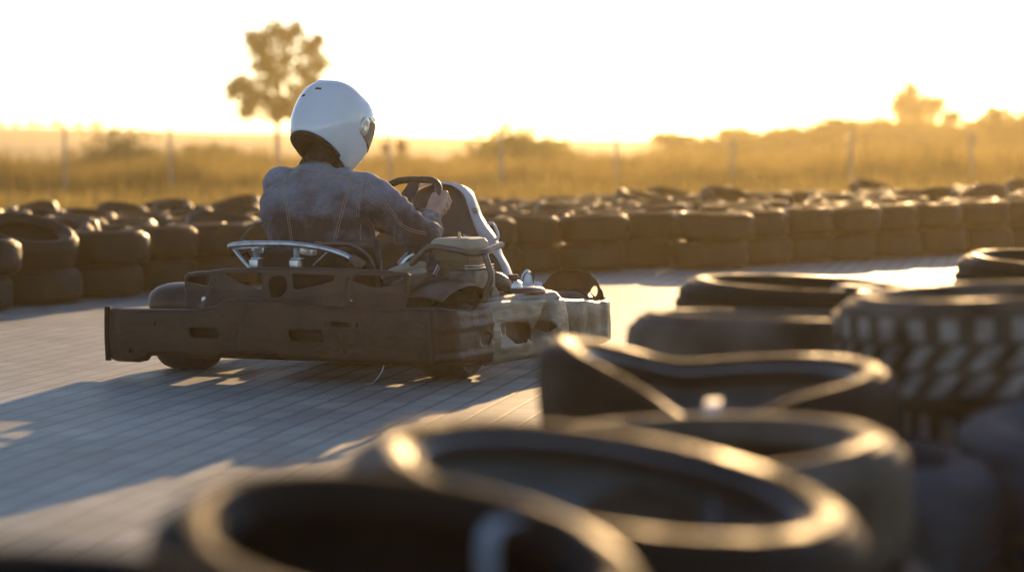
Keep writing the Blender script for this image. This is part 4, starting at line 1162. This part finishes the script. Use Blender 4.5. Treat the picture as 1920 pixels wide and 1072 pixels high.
# ------------------------------------------------------------------ vegetation
def grass():
    bm = bmesh.new(); random.seed(5)
    def blade(x, y, z, h, w_, lean, az):
        dx, dy = math.cos(az)*lean, math.sin(az)*lean
        c, s = math.cos(az+1.57)*w_, math.sin(az+1.57)*w_
        a = bm.verts.new((x-c, y-s, z)); b_ = bm.verts.new((x+c, y+s, z))
        d = bm.verts.new((x+c*.7+dx*.4, y+s*.7+dy*.4, z+h*.55)); e = bm.verts.new((x-c*.7+dx*.4, y-s*.7+dy*.4, z+h*.55)); t = bm.verts.new((x+dx, y+dy, z+h))
        bm.faces.new((a, b_, d, e)); bm.faces.new((e, d, t))
    for _ in range(60000):
        y = 44.3+random.random()**1.3*32; u = random.uniform(-.26, .26); x = u*y
        cl = noise.noise(Vector((x*.35, y*.2, 0)))
        tall = interp([(-.26, .85), (-.17, .85), (-.05, .75), (.05, .66), (.14, .68), (.26, .80)], u)*(.8+.8*cl+.3*noise.noise(Vector((x*1.3, y*.5, 4))))
        h = max(.15, tall*random.uniform(.6, 1.1))
        if random.random() < .03: h *= 1.4
        blade(x, y, ground_z(x, y), h, random.uniform(.008, .02), random.uniform(.05, .3)*h, random.uniform(0, 6.28))
    for _ in range(16000):
        y = 25.5+random.random()*19; u = random.uniform(-.28, .28); x = u*y
        h = random.uniform(.10, .42)*(.8+.7*noise.noise(Vector((x*.6, y*.4, 9)))); blade(x, y, 0, h, random.uniform(.008, .018), random.uniform(.1, .5)*h, random.uniform(0, 6.28))
    o = obj('grass', bm, M['grass'], fin=False); tag(o, 'tall dry golden grass growing behind the tyre wall', 'grass', kind='stuff')
grass()
def crown_mesh(seed, rx, ry, rz, n, leaf, lobes=9, gap=.35, shape=None):
    rnd = random.Random(seed); bm = bmesh.new()
    L = []
    for k in range(lobes):
        q = rnd.uniform(0, 6.28); e = rnd.uniform(-.8, 1); r_ = rnd.uniform(.35, .75)
        L.append((Vector((math.cos(q)*r_*rx, math.sin(q)*r_*ry, e*.7*rz)), rnd.uniform(.28, .5)))
    if shape: L = [(Vector(c), r_) for c, r_ in shape]
    cnt = 0
    while cnt < n:
        c, s = rnd.choice(L)
        v = Vector((rnd.gauss(0, 1), rnd.gauss(0, 1), rnd.gauss(0, 1))).normalized()*min(1.25, abs(rnd.gauss(0, .62)))
        m = s if shape else s
        p = c+(Vector((v.x*rx*m, v.y*ry*m, v.z*rz*m)) if not shape else v*s)
        if noise.noise(p*((4.2 if shape else 2.2)/max(rx, .5))+Vector((seed, 0, 0))) < -gap+.25*rnd.random(): continue
        sz = leaf*rnd.uniform(.6, 1.3)
        e = Euler((rnd.uniform(0, 6.28), rnd.uniform(0, 6.28), 0)).to_matrix()
        vs = [bm.verts.new(p+e @ Vector(q)*sz) for q in ((-.5, -.3, 0), (.5, -.3, 0), (.62, .15, .1), (0, .55, 0), (-.62, .15, .1))]
        bm.faces.new(vs); cnt += 1
    return bm
def bush(x, y, zc, rx, rz, n, leaf, label, seed, cat='bush', name='bush', group=None, trunk=None, m='leaf2', gap=.35, shape=None, lobes=9):
    g = ground_z(x, y); e = empty(name, (x, y, g)); tag(e, label, cat, group)
    b_ = crown_mesh(seed, rx, rx*.8, rz, n, leaf, lobes, gap, shape); c = obj('crown', b_, M[m], e, fin=False); c.location = (0, 0, zc-g)
    bm = bmesh.new(); H = zc-g; rnd = random.Random(seed+1); tr = trunk or max(.02, rx*.05)
    tube(bm, [(0, 0, -.05), (rnd.uniform(-.05, .05), 0, H*.5), (0, 0, H+rz*.3)], [tr, tr*.8, tr*.35], 8, 4)
    for k in range(7):
        q = rnd.uniform(0, 6.28); zz = H*rnd.uniform(.6, 1.0)
        tube(bm, [(0, 0, zz), (math.cos(q)*rx*.35, math.sin(q)*rx*.3, zz+rz*.25), (math.cos(q)*rx*.7, math.sin(q)*rx*.55, zz+rz*rnd.uniform(.1, .6))], [tr*.5, tr*.35, tr*.12], 6, 3)
    obj('trunk', bm, M['bark'], e); return e
# the lone tree: lobes given in metres about the crown centre (photo outline: open, ragged, gaps)
k = 75/4533.3
def lob(px, py, r): return ((px-520)*k, random.uniform(-.5, .5), (150-py)*k), r*k*1.75
random.seed(3)
SH = [lob(*a) for a in [(500, 85, 22), (545, 75, 24), (520, 65, 15), (585, 95, 16), (600, 125, 18), (575, 140, 24), (540, 115, 24), (500, 125, 20), (490, 100, 18), (520, 150, 20), (560, 175, 22), (590, 160, 15), (455, 160, 18), (475, 180, 22), (440, 175, 10), (500, 190, 20), (530, 200, 18), (465, 208, 16), (550, 215, 16), (515, 215, 14), (590, 205, 14), (480, 75, 9), (600, 80, 7), (560, 60, 8)]]
tx, ty = wx(524, 75), 75
bush(tx, ty, .88+(279-150)*k, 1.6, 1.5, 9500, .10, 'lone leafy tree with an open ragged crown against the pale sky, behind the helmet', 11, 'tree', 'tree', None, .07, 'leaf', .75, SH)
BS = [((0, 0, .30), .80), ((-.6, .2, .05), .66), ((.6, -.2, .03), .66), ((-1.1, 0, -.2), .52), ((1.1, 0, -.22), .52), ((0, 0, -.4), .9)]
bush(wx(975, 62), 62, .50, 1.7, .95, 7500, .09, 'round green bush beyond the fence, centre of the photo', 12, m='leaf', gap=.9, shape=BS)
bush(wx(228, 62), 62, .50, 1.6, .9, 4200, .09, 'round golden bush beyond the fence at the left', 13, gap=.9, shape=BS)
bush(wx(400, 66), 66, .55, .9, .55, 900, .09, 'low bush in the grass just left of the driver', 14)
bush(wx(745, 60), 60, .50, .45, .55, 400, .08, 'slim bush beside the fence post right of the helmet', 15)
# wooded slope on the right
WG = 'trees and shrubs on the wooded slope at the right'
def ytop(px, y): return .88+y/4533.3*px
bush(wx(1720, 110), 110, ytop(62, 110), 1.6, 1.3, 5200, .12, 'rounded tree standing above the wooded slope at the right', 16, 'tree', 'tree', WG, .07, gap=.9, m='leaf2', lobes=16)
for i, (px, up, wdp, y, lab) in enumerate([
    (1295, 2, 45, 150, 'lowest hazy shrub at the left end of the wooded slope'), (1370, -6, 50, 145, 'small hazy shrub second from the left end of the wooded slope'), (1420, 10, 50, 150, 'rounded hazy shrub with a flat top, left part of the wooded slope'), (1500, 8, 50, 150, 'hazy shrub between the flat topped and the domed shrub'),
    (1567, 23, 45, 150, 'domed shrub standing proud, middle of the wooded slope'), (1640, 20, 60, 150, 'wide hazy shrub left below the rounded tree'), (1712, 20, 60, 150, 'hazy shrub directly under the rounded tree'), (1790, 29, 55, 145, 'hazy shrub just right of the rounded tree'),
    (1850, 36, 55, 140, 'second hazy shrub from the right edge on the wooded slope'), (1925, 46, 70, 135, 'tallest shrub at the right edge of the wooded slope')]):
    y = y*.62; rx = wdp*1.2*y/4533.3; zt = ytop(up+12, y); bush(wx(px, y), y, zt*.5, rx*1.6, zt*.62, 4200, .11, lab, 30+i, 'shrub', 'shrub', WG, gap=.8, lobes=16)
# tiny trees along the far ridge on the left
random.seed(9)
for i in range(9):
    px = 8+i*24+random.uniform(-8, 8); y = 405; x = wx(px, y); g = ground_z(x, y)
    bush(x, y, g+.7, random.uniform(.7, 1.2), random.uniform(.5, .9), 120, .4, 'tiny tree on the far ridge at the left', 60+i, 'tree', 'distant_tree', 'tiny trees on the far left ridge', lobes=5)

# ------------------------------------------------------------------ haze: still, even air round the whole scene; its amber mimics lens flare
bm = bmesh.new(); box(bm, (0, 300, .3), (2400, 860, 14.6)); 
hz = obj('haze', bm, None); m = bpy.data.materials.new('haze'); m.use_nodes = True; t = m.node_tree; t.nodes.clear()
pv = t.nodes.new('ShaderNodeVolumePrincipled'); pv.inputs['Color'].default_value = (1, .84, .48, 1); pv.inputs['Density'].default_value = .0009; pv.inputs['Anisotropy'].default_value = .7
mo = t.nodes.new('ShaderNodeOutputMaterial'); t.links.new(pv.outputs[0], mo.inputs['Volume']); hz.data.materials.append(m)
tag(hz, kind='stuff'); hz['label'] = 'warm air haze tinted to stand in for lens flare'; hz['category'] = 'haze'
